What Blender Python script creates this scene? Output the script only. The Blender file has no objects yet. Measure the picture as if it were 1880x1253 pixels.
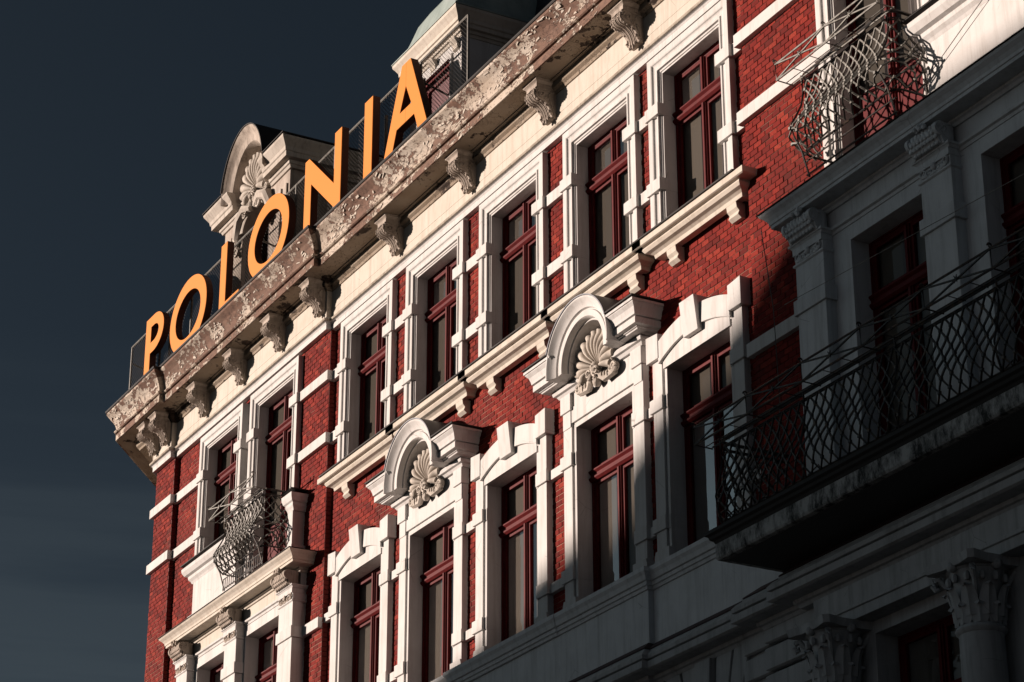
import bpy, bmesh, math, random
from mathutils import Matrix, Vector
random.seed(7)
R = math.radians
S = bpy.context.scene
COL = S.collection
# ------------------------------------------------------------------ camera
F, PITCH, AZ, ROLL = 4531.0, R(23.6955), R(61.3938), R(-0.068)
fw = Vector((-math.sin(AZ)*math.cos(PITCH), math.cos(AZ)*math.cos(PITCH), math.sin(PITCH)))
rt = Vector((math.cos(AZ), math.sin(AZ), 0)); up = rt.cross(fw)
rt, up = rt*math.cos(ROLL)+up*math.sin(ROLL), up*math.cos(ROLL)-rt*math.sin(ROLL)
cd = bpy.data.cameras.new('camera'); cam = bpy.data.objects.new('camera', cd); COL.objects.link(cam)
cd.sensor_width = 36; cd.lens = F/1880*36; cd.clip_start = .1; cd.clip_end = 3000
cam.matrix_world = Matrix(((rt.x, up.x, -fw.x, 0), (rt.y, up.y, -fw.y, -15), (rt.z, up.z, -fw.z, 0), (0, 0, 0, 1)))
S.camera = cam
# ------------------------------------------------------------------ sky, sun, exposure
SUN_AZ, SUN_EL = R(41), R(9.0)          # degrees left of the wall's normal; height
to_sun = Vector((-math.sin(SUN_AZ)*math.cos(SUN_EL), -math.cos(SUN_AZ)*math.cos(SUN_EL), math.sin(SUN_EL)))
W = bpy.data.worlds.new('World'); S.world = W; W.use_nodes = True
nt = W.node_tree; nt.nodes.clear()
def wn(t, **k):
    n = nt.nodes.new(t)
    for a, b in k.items(): setattr(n, a, b)
    return n
sky = wn('ShaderNodeTexSky'); sky.sky_type = 'NISHITA'; sky.sun_disc = False
sky.sun_elevation = SUN_EL; sky.sun_rotation = math.pi+SUN_AZ
sky.air_density = 0.28; sky.dust_density = 2.6; sky.ozone_density = 2.0
hsv = wn('ShaderNodeHueSaturation'); hsv.inputs['Saturation'].default_value = .52; hsv.inputs['Value'].default_value = .305
tc = wn('ShaderNodeTexCoord'); mp = wn('ShaderNodeMapping'); mp.inputs['Scale'].default_value = (1.0, 1.0, 14)
cl = wn('ShaderNodeTexNoise'); cl.inputs['Scale'].default_value = 2.2; cl.inputs['Detail'].default_value = 6; cl.inputs['Roughness'].default_value = .55
cr = wn('ShaderNodeValToRGB'); cr.color_ramp.elements[0].position = .42; cr.color_ramp.elements[1].position = .60
sep = wn('ShaderNodeSeparateXYZ'); low_c = wn('ShaderNodeMapRange'); low_c.inputs[1].default_value = .40; low_c.inputs[2].default_value = .15; low_c.inputs[4].default_value = .9; low_c.clamp = True
cmul = wn('ShaderNodeMath', operation='MULTIPLY'); cbas = wn('ShaderNodeMath', operation='MULTIPLY_ADD'); cbas.inputs[1].default_value = .72; cbas.inputs[2].default_value = .28
mixc = wn('ShaderNodeMix', data_type='RGBA'); mixc.inputs[7].default_value = (.86, 1.10, 1.26, 1)
bg = wn('ShaderNodeBackground'); bg.inputs['Strength'].default_value = .05
wo = wn('ShaderNodeOutputWorld')
L = nt.links.new
L(sky.outputs[0], hsv.inputs['Color']); L(tc.outputs['Generated'], mp.inputs[0]); L(mp.outputs[0], cl.inputs['Vector'])
L(cl.outputs['Fac'], cr.inputs[0]); L(tc.outputs['Generated'], sep.inputs[0]); L(sep.outputs['Z'], low_c.inputs[0]); L(cr.outputs[0], cbas.inputs[0]); L(cbas.outputs[0], cmul.inputs[0]); L(low_c.outputs[0], cmul.inputs[1]); L(cmul.outputs[0], mixc.inputs[0]); tint = wn('ShaderNodeMix', data_type='RGBA', blend_type='MULTIPLY'); tint.inputs[0].default_value = 1; tint.inputs[7].default_value = (.76, 1.0, 1.07, 1)
L(hsv.outputs[0], tint.inputs[6]); L(tint.outputs[2], mixc.inputs[6]); L(mixc.outputs[2], bg.inputs[0]); L(bg.outputs[0], wo.inputs[0])
sl = bpy.data.lights.new('sun', 'SUN'); sl.energy = 5.0; sl.angle = R(.53); sl.color = (1, .84, .735)
so = bpy.data.objects.new('sun', sl); COL.objects.link(so); so.location = (-60, -60, 60)
so.rotation_euler = (-to_sun).to_track_quat('-Z', 'Y').to_euler()
S.view_settings.view_transform = 'Standard'; S.view_settings.look = 'None'
S.view_settings.exposure = 0.56; S.view_settings.gamma = 1.0
S.cycles.max_bounces = 6; S.cycles.diffuse_bounces = 1; S.cycles.transparent_max_bounces = 12

# ------------------------------------------------------------------ materials
def mat(name, col, rough=.75, metal=0, spec=.3):
    m = bpy.data.materials.new(name); m.use_nodes = True
    b = m.node_tree.nodes['Principled BSDF']
    b.inputs['Base Color'].default_value = (*col, 1); b.inputs['Roughness'].default_value = rough
    b.inputs['Metallic'].default_value = metal; b.inputs['Specular IOR Level'].default_value = spec
    return m
class NT:
    def __init__(s, m): s.t = m.node_tree; s.b = s.t.nodes['Principled BSDF']
    def n(s, t, **k):
        x = s.t.nodes.new(t)
        for a, b in k.items(): setattr(x, a, b)
        return x
    def l(s, a, b): s.t.links.new(a, b)
    def pos(s, scale=(1, 1, 1)):
        g = s.n('ShaderNodeNewGeometry'); m = s.n('ShaderNodeMapping'); m.inputs['Scale'].default_value = scale
        s.l(g.outputs['Position'], m.inputs[0]); return m.outputs[0]
    def noise(s, vec, scale, detail=5, rough=.6):
        x = s.n('ShaderNodeTexNoise'); x.inputs['Scale'].default_value = scale; x.inputs['Detail'].default_value = detail
        x.inputs['Roughness'].default_value = rough; s.l(vec, x.inputs['Vector']); return x.outputs['Fac']
    def ramp(s, fac, a, b, ca=(0, 0, 0), cb=(1, 1, 1)):
        x = s.n('ShaderNodeValToRGB'); e = x.color_ramp.elements
        e[0].position = a; e[1].position = b; e[0].color = (*ca, 1); e[1].color = (*cb, 1)
        s.l(fac, x.inputs[0]); return x.outputs[0]
    def mix(s, fac, a, b, mode='MIX'):
        x = s.n('ShaderNodeMix', data_type='RGBA', blend_type=mode)
        for v, i in ((fac, 0), (a, 6), (b, 7)):
            if hasattr(v, 'links') or hasattr(v, 'is_linked'): s.l(v, x.inputs[i])
            elif i == 0: x.inputs[0].default_value = v
            else: x.inputs[i].default_value = (*v, 1)
        return x.outputs[2]
    def math(s, op, a, b=None):
        x = s.n('ShaderNodeMath', operation=op)
        for v, i in ((a, 0), (b, 1)):
            if v is None: continue
            if hasattr(v, 'is_linked'): s.l(v, x.inputs[i])
            else: x.inputs[i].default_value = v
        return x.outputs[0]
    def bump(s, h, strength=.4, dist=.01):
        x = s.n('ShaderNodeBump'); x.inputs['Strength'].default_value = strength; x.inputs['Distance'].default_value = dist
        s.l(h, x.inputs['Height']); s.l(x.outputs[0], s.b.inputs['Normal'])
    def color(s, c): s.l(c, s.b.inputs['Base Color'])

def plaster(name, c1, c2, grime, gamt=.5):
    m = mat(name, c1, .85, spec=.2); k = NT(m); p = k.pos()
    a = k.noise(p, 3.0, 6, .6); st = k.noise(k.pos((7, 7, .5)), 1.4, 5, .7); fine = k.noise(p, 55, 3, .6)
    col = k.mix(k.ramp(a, .35, .7), c1, c2)
    g = k.math('MULTIPLY', k.ramp(st, .48, .76), gamt)
    col = k.mix(g, col, grime)
    cv_ = k.n('ShaderNodeTexVoronoi', feature='DISTANCE_TO_EDGE'); cv_.inputs['Scale'].default_value = 1.7; k.l(k.pos((1, 1, .8)), cv_.inputs['Vector'])
    hair = k.math('MULTIPLY', k.ramp(cv_.outputs['Distance'], .0015, .005, (1, 1, 1), (0, 0, 0)), k.ramp(k.noise(p, 1.7, 3), .55, .62))
    col = k.mix(k.math('MULTIPLY', hair, .6), col, (grime[0]*.5, grime[1]*.5, grime[2]*.5))
    sp = k.ramp(k.noise(p, 26, 4, .7), .66, .74)
    col = k.mix(k.math('MULTIPLY', sp, .35), col, grime)
    k.color(col)
    h = k.math('ADD', k.math('MULTIPLY', a, .8), k.math('MULTIPLY', fine, .25))
    k.bump(h, .25, .012); return m
M = {}
M['white'] = plaster('white_stucco_paint', (.650, .628, .608), (.59, .56, .535), (.32, .275, .24), .5)
M['cream'] = plaster('cream_stucco', (.62, .56, .485), (.56, .49, .41), (.32, .26, .20), .55)
M['shade_white'] = plaster('shade_lifted_stucco', (.76, .755, .75), (.66, .655, .65), (.26, .245, .23), .45)  # white stucco made lighter in colour to lift the parts in shade
M['lowdark'] = plaster('grey_stucco', (.50, .495, .49), (.41, .405, .40), (.15, .14, .13), .6)  # darker grey stucco with grime streaks, for the storey below and its columns
def peel(name, thr=.52, under=(.27, .165, .125), paint=(.56, .485, .41)):
    m = mat(name, paint, .85, spec=.2); k = NT(m); p = k.pos((1, 1, 1.9))
    big = k.noise(k.pos(), 1.1, 2, .5)
    a = k.noise(p, 3.4, 11, .70)
    t = k.math('ADD', a, k.math('MULTIPLY', k.math('SUBTRACT', big, .5), .55))
    t2 = k.math('ADD', k.noise(p, 19, 6, .7), k.math('MULTIPLY', k.math('SUBTRACT', big, .5), .3))
    t = k.math('MAXIMUM', t, k.math('SUBTRACT', t2, .085))
    mask = k.ramp(t, thr, thr+.012)
    edge = k.ramp(k.math('ABSOLUTE', k.math('SUBTRACT', t, thr+.006)), .004, .016, (1, 1, 1), (0, 0, 0))  # flake rims, darkened in colour to stand in for the chips' shadows
    v = k.n('ShaderNodeTexVoronoi', feature='DISTANCE_TO_EDGE'); v.inputs['Scale'].default_value = 7
    wv = k.n('ShaderNodeVectorMath', operation='ADD'); nn = k.n('ShaderNodeTexNoise'); nn.inputs['Scale'].default_value = 9; nn.inputs['Detail'].default_value = 4
    sc = k.n('ShaderNodeVectorMath', operation='SCALE'); sc.inputs['Scale'].default_value = .28
    k.l(p, nn.inputs['Vector']); k.l(nn.outputs['Color'], sc.inputs[0]); k.l(p, wv.inputs[0]); k.l(sc.outputs[0], wv.inputs[1]); k.l(wv.outputs[0], v.inputs['Vector'])
    crack = k.math('MULTIPLY', k.ramp(v.outputs['Distance'], .004, .014, (1, 1, 1), (0, 0, 0)), k.ramp(k.noise(k.pos(), 2.3, 2), .46, .56))
    pc = k.mix(k.ramp(k.noise(p, 2.2, 5), .35, .7), paint, (paint[0]*.86, paint[1]*.80, paint[2]*.74))
    uc = k.mix(k.ramp(k.noise(p, 9, 6), .35, .7), under, (under[0]*.55, under[1]*.55, under[2]*.58))
    col = k.mix(mask, pc, uc)
    col = k.mix(k.math('MULTIPLY', crack, .85), col, (.07, .05, .04))
    col = k.mix(k.math('MULTIPLY', edge, .55), col, (.10, .07, .055))
    gr = k.math('MULTIPLY', k.ramp(k.noise(k.pos(), .9, 6, .7), .54, .74), .45)
    col = k.mix(gr, col, (.25, .18, .135))
    k.color(col)
    h = k.math('SUBTRACT', k.math('SUBTRACT', k.math('MULTIPLY', k.noise(p, 30, 4), .2), mask), k.math('MULTIPLY', crack, .8))
    k.bump(h, .9, .018); return m
M['peel'] = peel('flaking_cornice_paint', .488, (.225, .132, .095))
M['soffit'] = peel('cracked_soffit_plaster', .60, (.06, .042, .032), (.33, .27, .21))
M['shellmat'] = plaster('shell_stucco', (.56, .50, .435), (.44, .385, .33), (.20, .165, .135), .7)
m = plaster('sooty_ledge', (.46, .40, .33), (.30, .25, .20), (.10, .08, .06), .95); M['ledge'] = m
M['carve'] = plaster('carved_stucco', (.50, .425, .36), (.33, .27, .225), (.12, .095, .075), .9)
def brickmat(name, rnd):
    m = mat(name, (.27, .04, .03), .85, spec=.12); k = NT(m); p = k.pos()
    if rnd == 'obj': r = k.n('ShaderNodeObjectInfo').outputs['Random']
    else:
        at = k.n('ShaderNodeAttribute'); at.attribute_name = 'rnd'; r = at.outputs['Fac']
    x = k.n('ShaderNodeValToRGB'); e = x.color_ramp.elements
    e[0].position = 0; e[0].color = (.095, .0105, .0085, 1); e[1].position = 1; e[1].color = (.33, .042, .024, 1)
    q = x.color_ramp.elements.new(.25); q.color = (.165, .0135, .0098, 1); q = x.color_ramp.elements.new(.75); q.color = (.235, .0205, .0135, 1)
    k.l(r, x.inputs[0])
    n1 = k.noise(p, 45, 5, .7)
    col = k.mix(k.ramp(n1, .4, .75), x.outputs[0], (.12, .012, .009))
    dark_tone = k.ramp(k.noise(k.pos(), .8, 5, .65), .50, .72)  # broad sooty patches, scattered at random over the bricks
    col = k.mix(k.math('MULTIPLY', dark_tone, .55), col, (.055, .014, .011))
    pale = k.ramp(k.noise(p, 7, 6, .75), .66, .80)
    col = k.mix(k.math('MULTIPLY', pale, .22), col, (.30, .09, .07))
    k.color(col); k.bump(n1, .5, .006); return m
M['brick'] = brickmat('red_clinker_brick', 'obj'); M['brickf'] = brickmat('red_clinker_brick_field', 'att')
m = mat('lime_mortar', (.10, .06, .05), .95, spec=.1); k = NT(m)
k.color(k.mix(k.ramp(k.noise(k.pos(), .55, 3), .46, .60), (.050, .022, .018), (.34, .19, .14))); k.bump(k.noise(k.pos(), 90, 3), .5, .004); M['mortar'] = m
m = mat('oxblood_window_paint', (.135, .016, .017), .6, spec=.12); k = NT(m)
k.color(k.mix(k.ramp(k.noise(k.pos((2, 2, 1)), 9, 5), .35, .7), (.118, .0072, .0078), (.075, .0048, .0055))); M['red'] = m
M['darkred'] = mat('dark_red_frame_paint', (.03, .007, .007), .6)  # dark red of the shell dormer's window frame
m = bpy.data.materials.new('window_glass'); m.use_nodes = True; t = m.node_tree; t.nodes.clear()
o_ = t.nodes.new('ShaderNodeOutputMaterial'); mx = t.nodes.new('ShaderNodeMixShader'); tr = t.nodes.new('ShaderNodeBsdfTransparent'); gl = t.nodes.new('ShaderNodeBsdfGlossy'); fr = t.nodes.new('ShaderNodeFresnel')
tr.inputs[0].default_value = (.66, .64, .61, 1); gl.inputs['Roughness'].default_value = .02; fr.inputs[0].default_value = 1.5
bn = t.nodes.new('ShaderNodeBump'); bnz = t.nodes.new('ShaderNodeTexNoise'); bnz.inputs['Scale'].default_value = 2.5; bn.inputs['Strength'].default_value = .12; bn.inputs['Distance'].default_value = .01
t.links.new(bnz.outputs[0], bn.inputs['Height']); t.links.new(bn.outputs[0], gl.inputs['Normal'])
fm = t.nodes.new('ShaderNodeMath'); fm.operation = 'MULTIPLY'; fm.inputs[1].default_value = .38; t.links.new(fr.outputs[0], fm.inputs[0]); t.links.new(fm.outputs[0], mx.inputs[0]); t.links.new(tr.outputs[0], mx.inputs[1]); t.links.new(gl.outputs[0], mx.inputs[2]); t.links.new(mx.outputs[0], o_.inputs[0]); M['glass'] = m
M['room'] = mat('room_plaster', (.30, .275, .245), .9)
m = mat('roller_blind', (.17, .155, .14), .95, spec=.05); k = NT(m); k.color(k.mix(k.noise(k.pos((1, 1, .5)), 1.3, 2), (.30, .275, .25), (.235, .217, .197))); M['blind'] = m
m = mat('blind_dark', (.12, .11, .10), .95, spec=.05); k = NT(m); k.color(k.mix(k.noise(k.pos((1, 1, .5)), 1.3, 2), (.225, .205, .185), (.165, .152, .14))); M['blind2'] = m
m = mat('net_curtain', (.34, .31, .29), .9); k = NT(m); k.color(k.mix(k.ramp(k.noise(k.pos((26, 26, .6)), 1.5, 3), .4, .65), (.36, .34, .35), (.20, .19, .20))); M['curtain'] = m
m = mat('wrought_iron', (.035, .033, .032), .55, .5, .5); k = NT(m); k.color(k.mix(k.ramp(k.noise(k.pos(), 18, 5), .5, .7), (.040, .037, .036), (.12, .08, .05))); M['iron'] = m
m = mat('grey_painted_iron', (.16, .155, .14), .6, .2, .4); k = NT(m); k.color(k.mix(k.ramp(k.noise(k.pos(), 20, 5), .45, .68), (.20, .19, .17), (.08, .065, .05))); M['ironlight'] = m
M['zinc'] = mat('dark_zinc_flashing', (.035, .031, .029), .7, .0, .2)
m = mat('slate_zinc_hood', (.09, .095, .11), .5, .4, .5); k = NT(m); k.color(k.mix(k.noise(k.pos(), 6, 4), (.07, .075, .09), (.13, .13, .14))); M['hood'] = m
M['orange'] = mat('orange_letter_enamel', (.68, .225, .028), .6, spec=.12)
M['orangeside'] = mat('brown_letter_return', (.10, .032, .018), .7)  # one dark red-brown for the sides and backs of the letters
m = mat('copper_patina', (.24, .33, .28), .7); k = NT(m); k.color(k.mix(k.ramp(k.noise(k.pos((1, 1, .4)), 3, 6), .35, .7), (.34, .40, .37), (.22, .27, .25))); M['copper'] = m
M['slate'] = mat('roof_slate', (.03, .03, .034), .6)
M['wire'] = mat('cable_sheath', (.12, .11, .10), .5)
M['redbox'] = mat('dormer_window_paint', (.125, .010, .011), .6, spec=.12)
m = mat('stained_concrete', (.30, .29, .27), .9, spec=.15); k = NT(m)
k.color(k.mix(k.ramp(k.noise(k.pos((2.4, 2.4, 1.1)), 1.9, 8, .78), .42, .60), (.46, .45, .43), (.045, .045, .043))); k.bump(k.noise(k.pos(), 40, 4), .4, .01); M['concrete'] = m
M['dark_tone'] = mat('dark_soffit', (.10, .098, .096), .95)  # one even dark grey for the underside of the balcony slab
m = mat('asphalt', (.05, .05, .052), .9); M['asphalt'] = m
M['paving'] = mat('paving_stone', (.22, .21, .20), .9)
M['greywall'] = mat('grey_render', (.30, .28, .26), .9)

# ------------------------------------------------------------------ mesh helpers  (x along the wall, d out from it, z up)
class MB:
    def __init__(s): s.v = []; s.f = []; s.sm = []
    def add(s, vs, fs, sm=False):
        o = len(s.v); s.v += [(x, -d, z) for x, d, z in vs]
        for f in fs: s.f.append([i+o for i in f]); s.sm.append(sm)
        return s
    def box(s, x0, x1, d0, d1, z0, z1):
        if x0 > x1: x0, x1 = x1, x0
        return s.add([(x, d, z) for x in (x0, x1) for d in (d0, d1) for z in (z0, z1)],
                     [(0, 1, 3, 2), (4, 6, 7, 5), (0, 4, 5, 1), (2, 3, 7, 6), (0, 2, 6, 4), (1, 5, 7, 3)])
    def prism(s, poly, d0, d1, sm=False):                     # polygon in (x, z) pushed along d
        n = len(poly); vs = [(x, d0, z) for x, z in poly]+[(x, d1, z) for x, z in poly]
        s.add(vs, [list(range(n)), list(range(n, 2*n))]); o = len(s.v)-2*n
        for i in range(n): s.f.append([o+i, o+(i+1) % n, o+n+(i+1) % n, o+n+i]); s.sm.append(sm)
        return s
    def prismx(s, poly, x0, x1, sm=False):                    # polygon in (d, z) pushed along x
        n = len(poly); vs = [(x0, d, z) for d, z in poly]+[(x1, d, z) for d, z in poly]
        s.add(vs, [list(range(n)), list(range(n, 2*n))]); o = len(s.v)-2*n
        for i in range(n): s.f.append([o+i, o+(i+1) % n, o+n+(i+1) % n, o+n+i]); s.sm.append(sm)
        return s
    def sweep(s, path, prof, cap=True, sm=False):             # profile (p out, z) along plan path (x, d)
        n = len(path); m = len(prof); nor = []
        for i in range(n-1):
            tx, td = path[i+1][0]-path[i][0], path[i+1][1]-path[i][1]; l = math.hypot(tx, td); nor.append((-td/l, tx/l))
        vs = []
        for i in range(n):
            if i == 0: mx, my = nor[0]
            elif i == n-1: mx, my = nor[-1]
            else:
                a, b = nor[i-1], nor[i]; q = 1+a[0]*b[0]+a[1]*b[1]; mx, my = (a[0]+b[0])/q, (a[1]+b[1])/q
            vs += [(path[i][0]+mx*p, path[i][1]+my*p, z) for p, z in prof]
        fs = []
        for i in range(n-1):
            for j in range(m): fs.append([i*m+j, i*m+(j+1) % m, (i+1)*m+(j+1) % m, (i+1)*m+j])
        s.add(vs, fs, sm)
        if cap:
            o = len(s.v)-n*m; s.f.append([o+j for j in range(m)]); s.f.append([o+(n-1)*m+j for j in range(m)]); s.sm += [False, False]
        return s
    def uframe(s, xl, xr, z0, zt, prof, zb=None):             # door-case: profile (o out of the opening, d)
        m = len(prof); vs = []
        for (x, z, sx, sz) in ((xl, z0, -1, 0), (xl, zt, -1, 1), (xr, zt, 1, 1), (xr, z0, 1, 0)):
            vs += [(x+sx*o, d, z+sz*o) for o, d in prof]
        fs = []
        for i in range(3):
            for j in range(m): fs.append([i*m+j, i*m+(j+1) % m, (i+1)*m+(j+1) % m, (i+1)*m+j])
        fs += [list(range(m)), [3*m+j for j in range(m)]]
        return s.add(vs, fs)
    def arc(s, cx, cz, rad, prof, a0, a1, n=28, sm=True, sx=1, sz=1):   # profile (r offset, d) swept round an arc in the wall plane
        m = len(prof); vs = []
        for i in range(n+1):
            a = a0+(a1-a0)*i/n
            vs += [(cx+math.cos(a)*(rad+o)*sx, d, cz+math.sin(a)*(rad+o)*sz) for o, d in prof]
        fs = []
        for i in range(n):
            for j in range(m): fs.append([i*m+j, i*m+(j+1) % m, (i+1)*m+(j+1) % m, (i+1)*m+j])
        s.add(vs, fs, sm); o = len(s.v)-(n+1)*m
        s.f.append([o+j for j in range(m)]); s.f.append([o+n*m+j for j in range(m)]); s.sm += [False, False]
        return s
    def tube(s, pts, r, n=5, sm=True):                        # round bar through (x, d, z) points
        P = [Vector(p) for p in pts]; vs = []; N = len(P)
        for i, p in enumerate(P):
            t = (P[min(i+1, N-1)]-P[max(i-1, 0)]).normalized()
            a = t.cross(Vector((0, 0, 1)))
            if a.length < .05: a = t.cross(Vector((0, 1, 0)))
            a.normalize(); b = t.cross(a)
            rr = r[i] if isinstance(r, (list, tuple)) else r
            vs += [tuple(p+(a*math.cos(q)+b*math.sin(q))*rr) for q in (2*math.pi*j/n+.785 for j in range(n))]
        fs = [[i*n+j, i*n+(j+1) % n, (i+1)*n+(j+1) % n, (i+1)*n+j] for i in range(N-1) for j in range(n)]
        fs += [list(range(n)), [(N-1)*n+j for j in range(n)]]
        return s.add(vs, fs, sm)
    def ball(s, c, r, sx=1, sd=1, sz=1, nu=8, nv=6):
        vs = [(c[0], c[1], c[2]+r*sz)]; fs = []
        for j in range(1, nv):
            b = math.pi*j/nv
            for i in range(nu):
                a = 2*math.pi*i/nu; vs.append((c[0]+r*sx*math.sin(b)*math.cos(a), c[1]+r*sd*math.sin(b)*math.sin(a), c[2]+r*sz*math.cos(b)))
        vs.append((c[0], c[1], c[2]-r*sz)); e = len(vs)-1
        for i in range(nu):
            fs.append([0, 1+i, 1+(i+1) % nu]); fs.append([e, e-nu+(i+1) % nu, e-nu+i])
            for j in range(nv-2): fs.append([1+j*nu+i, 1+j*nu+(i+1) % nu, 1+(j+1)*nu+(i+1) % nu, 1+(j+1)*nu+i])
        return s.add(vs, fs, True)
    def lathe(s, cx, cd_, prof, n=24):
        m = len(prof); vs = []
        for i in range(n):
            a = 2*math.pi*i/n; vs += [(cx+math.cos(a)*r, cd_+math.sin(a)*r, z) for r, z in prof]
        fs = [[i*m+j, i*m+j+1, ((i+1) % n)*m+j+1, ((i+1) % n)*m+j] for i in range(n) for j in range(m-1)]
        return s.add(vs, fs, True)
    def spiral(s, c, r0, r1, turns, th, plane='x', n=26, flip=1, a0=0):   # scroll ridge
        pts = []
        for i in range(n+1):
            q = i/n; a = a0+flip*turns*2*math.pi*q; rr = r0+(r1-r0)*q; u, w = rr*math.cos(a), rr*math.sin(a)
            pts.append((c[0], c[1]+u, c[2]+w) if plane == 'x' else (c[0]+u, c[1], c[2]+w))
        return s.tube(pts, [th*(1-.5*i/n) for i in range(n+1)], 5)
    def mesh(s, name, m):
        me = bpy.data.meshes.new(name); me.from_pydata(s.v, [], s.f)
        me.polygons.foreach_set('use_smooth', s.sm)
        bm = bmesh.new(); bm.from_mesh(me); bmesh.ops.recalc_face_normals(bm, faces=bm.faces); bm.to_mesh(me); bm.free()
        if any(s.sm): me.set_sharp_from_angle(angle=R(38))
        me.materials.append(m); return me
BASE = Vector((-28, 0, -1.65))
def link(name, me, parent=None, loc=None):
    o = bpy.data.objects.new(name, me); COL.objects.link(o)
    if loc is not None: o.location = (loc[0], -loc[1], loc[2])
    if parent is not None:
        o.parent = parent
        if parent is HOUSE: o.matrix_parent_inverse = Matrix.Translation(-BASE)
    return o
def ob(name, mb, m, parent=None, bevel=0, loc=None, kind=None):
    o = link(name, mb.mesh(name, M[m] if isinstance(m, str) else m), parent, loc)
    if bevel:
        b = o.modifiers.new('worn_edges', 'BEVEL'); b.width = bevel; b.segments = 2; b.limit_method = 'ANGLE'; b.angle_limit = R(50)
    if kind: o['kind'] = kind
    return o
def tag(o, label, cat, group=None):
    o['label'] = label; o['category'] = cat
    if group: o['group'] = group
    return o

HOUSE = bpy.data.objects.new('corner_building', None); COL.objects.link(HOUSE); HOUSE.location = BASE
tag(HOUSE, 'old red brick corner building with white stucco window surrounds and flaking roof cornice', 'building')

# ------------------------------------------------------------------ the setting
def slab(name, x0, x1, y0, y1, z0, z1, m):
    o = ob(name, MB().box(x0, x1, -y1, -y0, z0, z1), m); o['kind'] = 'structure'; return o
slab('ground', -900, 900, -900, 900, -1.9, -1.80, 'asphalt')
slab('pavement', -47, 20, -4.5, .2, -1.80, -1.65, 'paving')
slab('pavement', -75, 60, -60, -33.5, -1.80, -1.66, 'paving')

# ------------------------------------------------------------------ key dimensions
BR = -.09                      # brick face of the middle part; bays stand .095 proud, the corner pier .19
XL, XP, XB, XR, XE = -41.22, -40.30, -33.65, -21.63, -12.0
WC = [-32.33, -29.96, -27.56, -25.10, -22.87]          # window axes
CH, CLN = .0765, .163
def mir(x): return -54.71-x
# ------------------------------------------------------------------ brick walls
def in_rect(x, z, hs): return any(a < x < b and c < z < e for a, b, c, e in hs)
walls = []
def wall(x0, x1, z0, z1, d, holes, name='brick_wall'):
    mb = MB(); xs = sorted({x0, x1, *[min(max(h[i], x0), x1) for h in holes for i in (0, 1)]}); zs = sorted({z0, z1, *[min(max(h[i], z0), z1) for h in holes for i in (2, 3)]})
    for a, b in zip(xs, xs[1:]):
        for c, e in zip(zs, zs[1:]):
            if not in_rect((a+b)/2, (c+e)/2, holes): mb.add([(a, d-.007, c), (b, d-.007, c), (b, d-.007, e), (a, d-.007, e)], [(0, 1, 2, 3)])
    w = ob(name, mb, 'mortar', HOUSE)
    bl = []; row = 0; z = z0
    while z < z1-.02:
        x = x0-(CLN/2 if row % 2 else 0)
        while x < x1-.01:
            a, b = max(x, x0), min(x+CLN, x1)
            if b-a > .03 and not in_rect((a+b)/2, z+CH/2, [(h[0]+.04, h[1]-.04, h[2]+.03, h[3]-.03) for h in holes]): bl.append((a, b, z, min(z+CH, z1)))
            x += CLN
        z += CH; row += 1
    walls.append((w, d, bl)); return w
def Hw(c, hw, z0, z1): return (c-hw, c+hw, z0, z1)
mainholes = [Hw(c, .95, 13.55, 16.3) for c in WC]+[Hw(c, .98, 9.3, 12.25) for c in WC]
wall(XB, XR, 9.3, 16.34, BR, mainholes)
LB_UP = [(-38.08, .99, False), (-35.75, 1.03, True)]     # left bay, upper openings: axis, half width, door?
lholes = [(-39.0, -34.75, 12.6, 16.3), (-39.15, -34.4, 8.0, 12.7)]
wall(XP, XB, 9.3, 16.4, BR+.095, lholes)
wall(XL, XP, 9.3, 16.4, BR+.19, [])
rholes = [(mir(-34.75), mir(-39.0), 12.6, 16.3), (mir(-34.4), mir(-39.15), 8.0, 12.7)]
wall(XR, mir(XP)+1.2, 8.4, 16.4, BR+.095, rholes)
# returns of the steps (dark brick edges)
for x, d0, d1 in ((XB, BR-.02, BR+.088), (XP, BR+.075, BR+.183)):
    mb = MB(); z = 9.3; r = 0
    while z < 16.33:
        mb.box(x-.05, x+.004, d0, d1+.003, z+.004, z+CH-.005); z += CH
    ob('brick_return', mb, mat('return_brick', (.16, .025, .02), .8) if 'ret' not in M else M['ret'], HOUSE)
ob('side_wall', MB().box(XL, XL+.02, -9, BR+.18, -1.65, 16.4), 'mortar', HOUSE)
# the bricks: nearest 300 are single pieces, the others one field per wall
allb = []
campos = Vector((0, -15, 0))
for wi, (w, d, bl) in enumerate(walls):
    for b in bl:
        c = Vector(((b[0]+b[1])/2, -d, (b[2]+b[3])/2)); allb.append(((c-campos).length, wi, b))
# prefer pieces that can be seen: right part of the middle wall and the wall of the right bay, lit region
def score(t):
    dist, wi, b = t; z = b[2]; x = b[0]
    return dist+(6 if z < 12.2 else 0)+(30 if x > -20.1 else 0)
allb.sort(key=score)
G = .0042
def bmesh_brick(mb, cx, cz, w, h, d, j=0, rr=0):
    x0, x1, z0, z1 = cx-w/2, cx+w/2, cz-h/2, cz+h/2; c = .004
    vs = [(x0, d-.03, z0), (x1, d-.03, z0), (x1, d-.03, z1), (x0, d-.03, z1),
          (x0, d-c+j, z0), (x1, d-c+j, z0), (x1, d-c+j, z1), (x0, d-c+j, z1),
          (x0+c, d+j, z0+c), (x1-c, d+j, z0+c), (x1-c, d+j+rr, z1-c), (x0+c, d+j+rr, z1-c)]
    mb.add(vs, [(0, 1, 5, 4), (1, 2, 6, 5), (2, 3, 7, 6), (3, 0, 4, 7), (4, 5, 9, 8), (5, 6, 10, 9), (6, 7, 11, 10), (7, 4, 8, 11), (8, 9, 10, 11)])
full = None; shared = {}
field = {}
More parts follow.
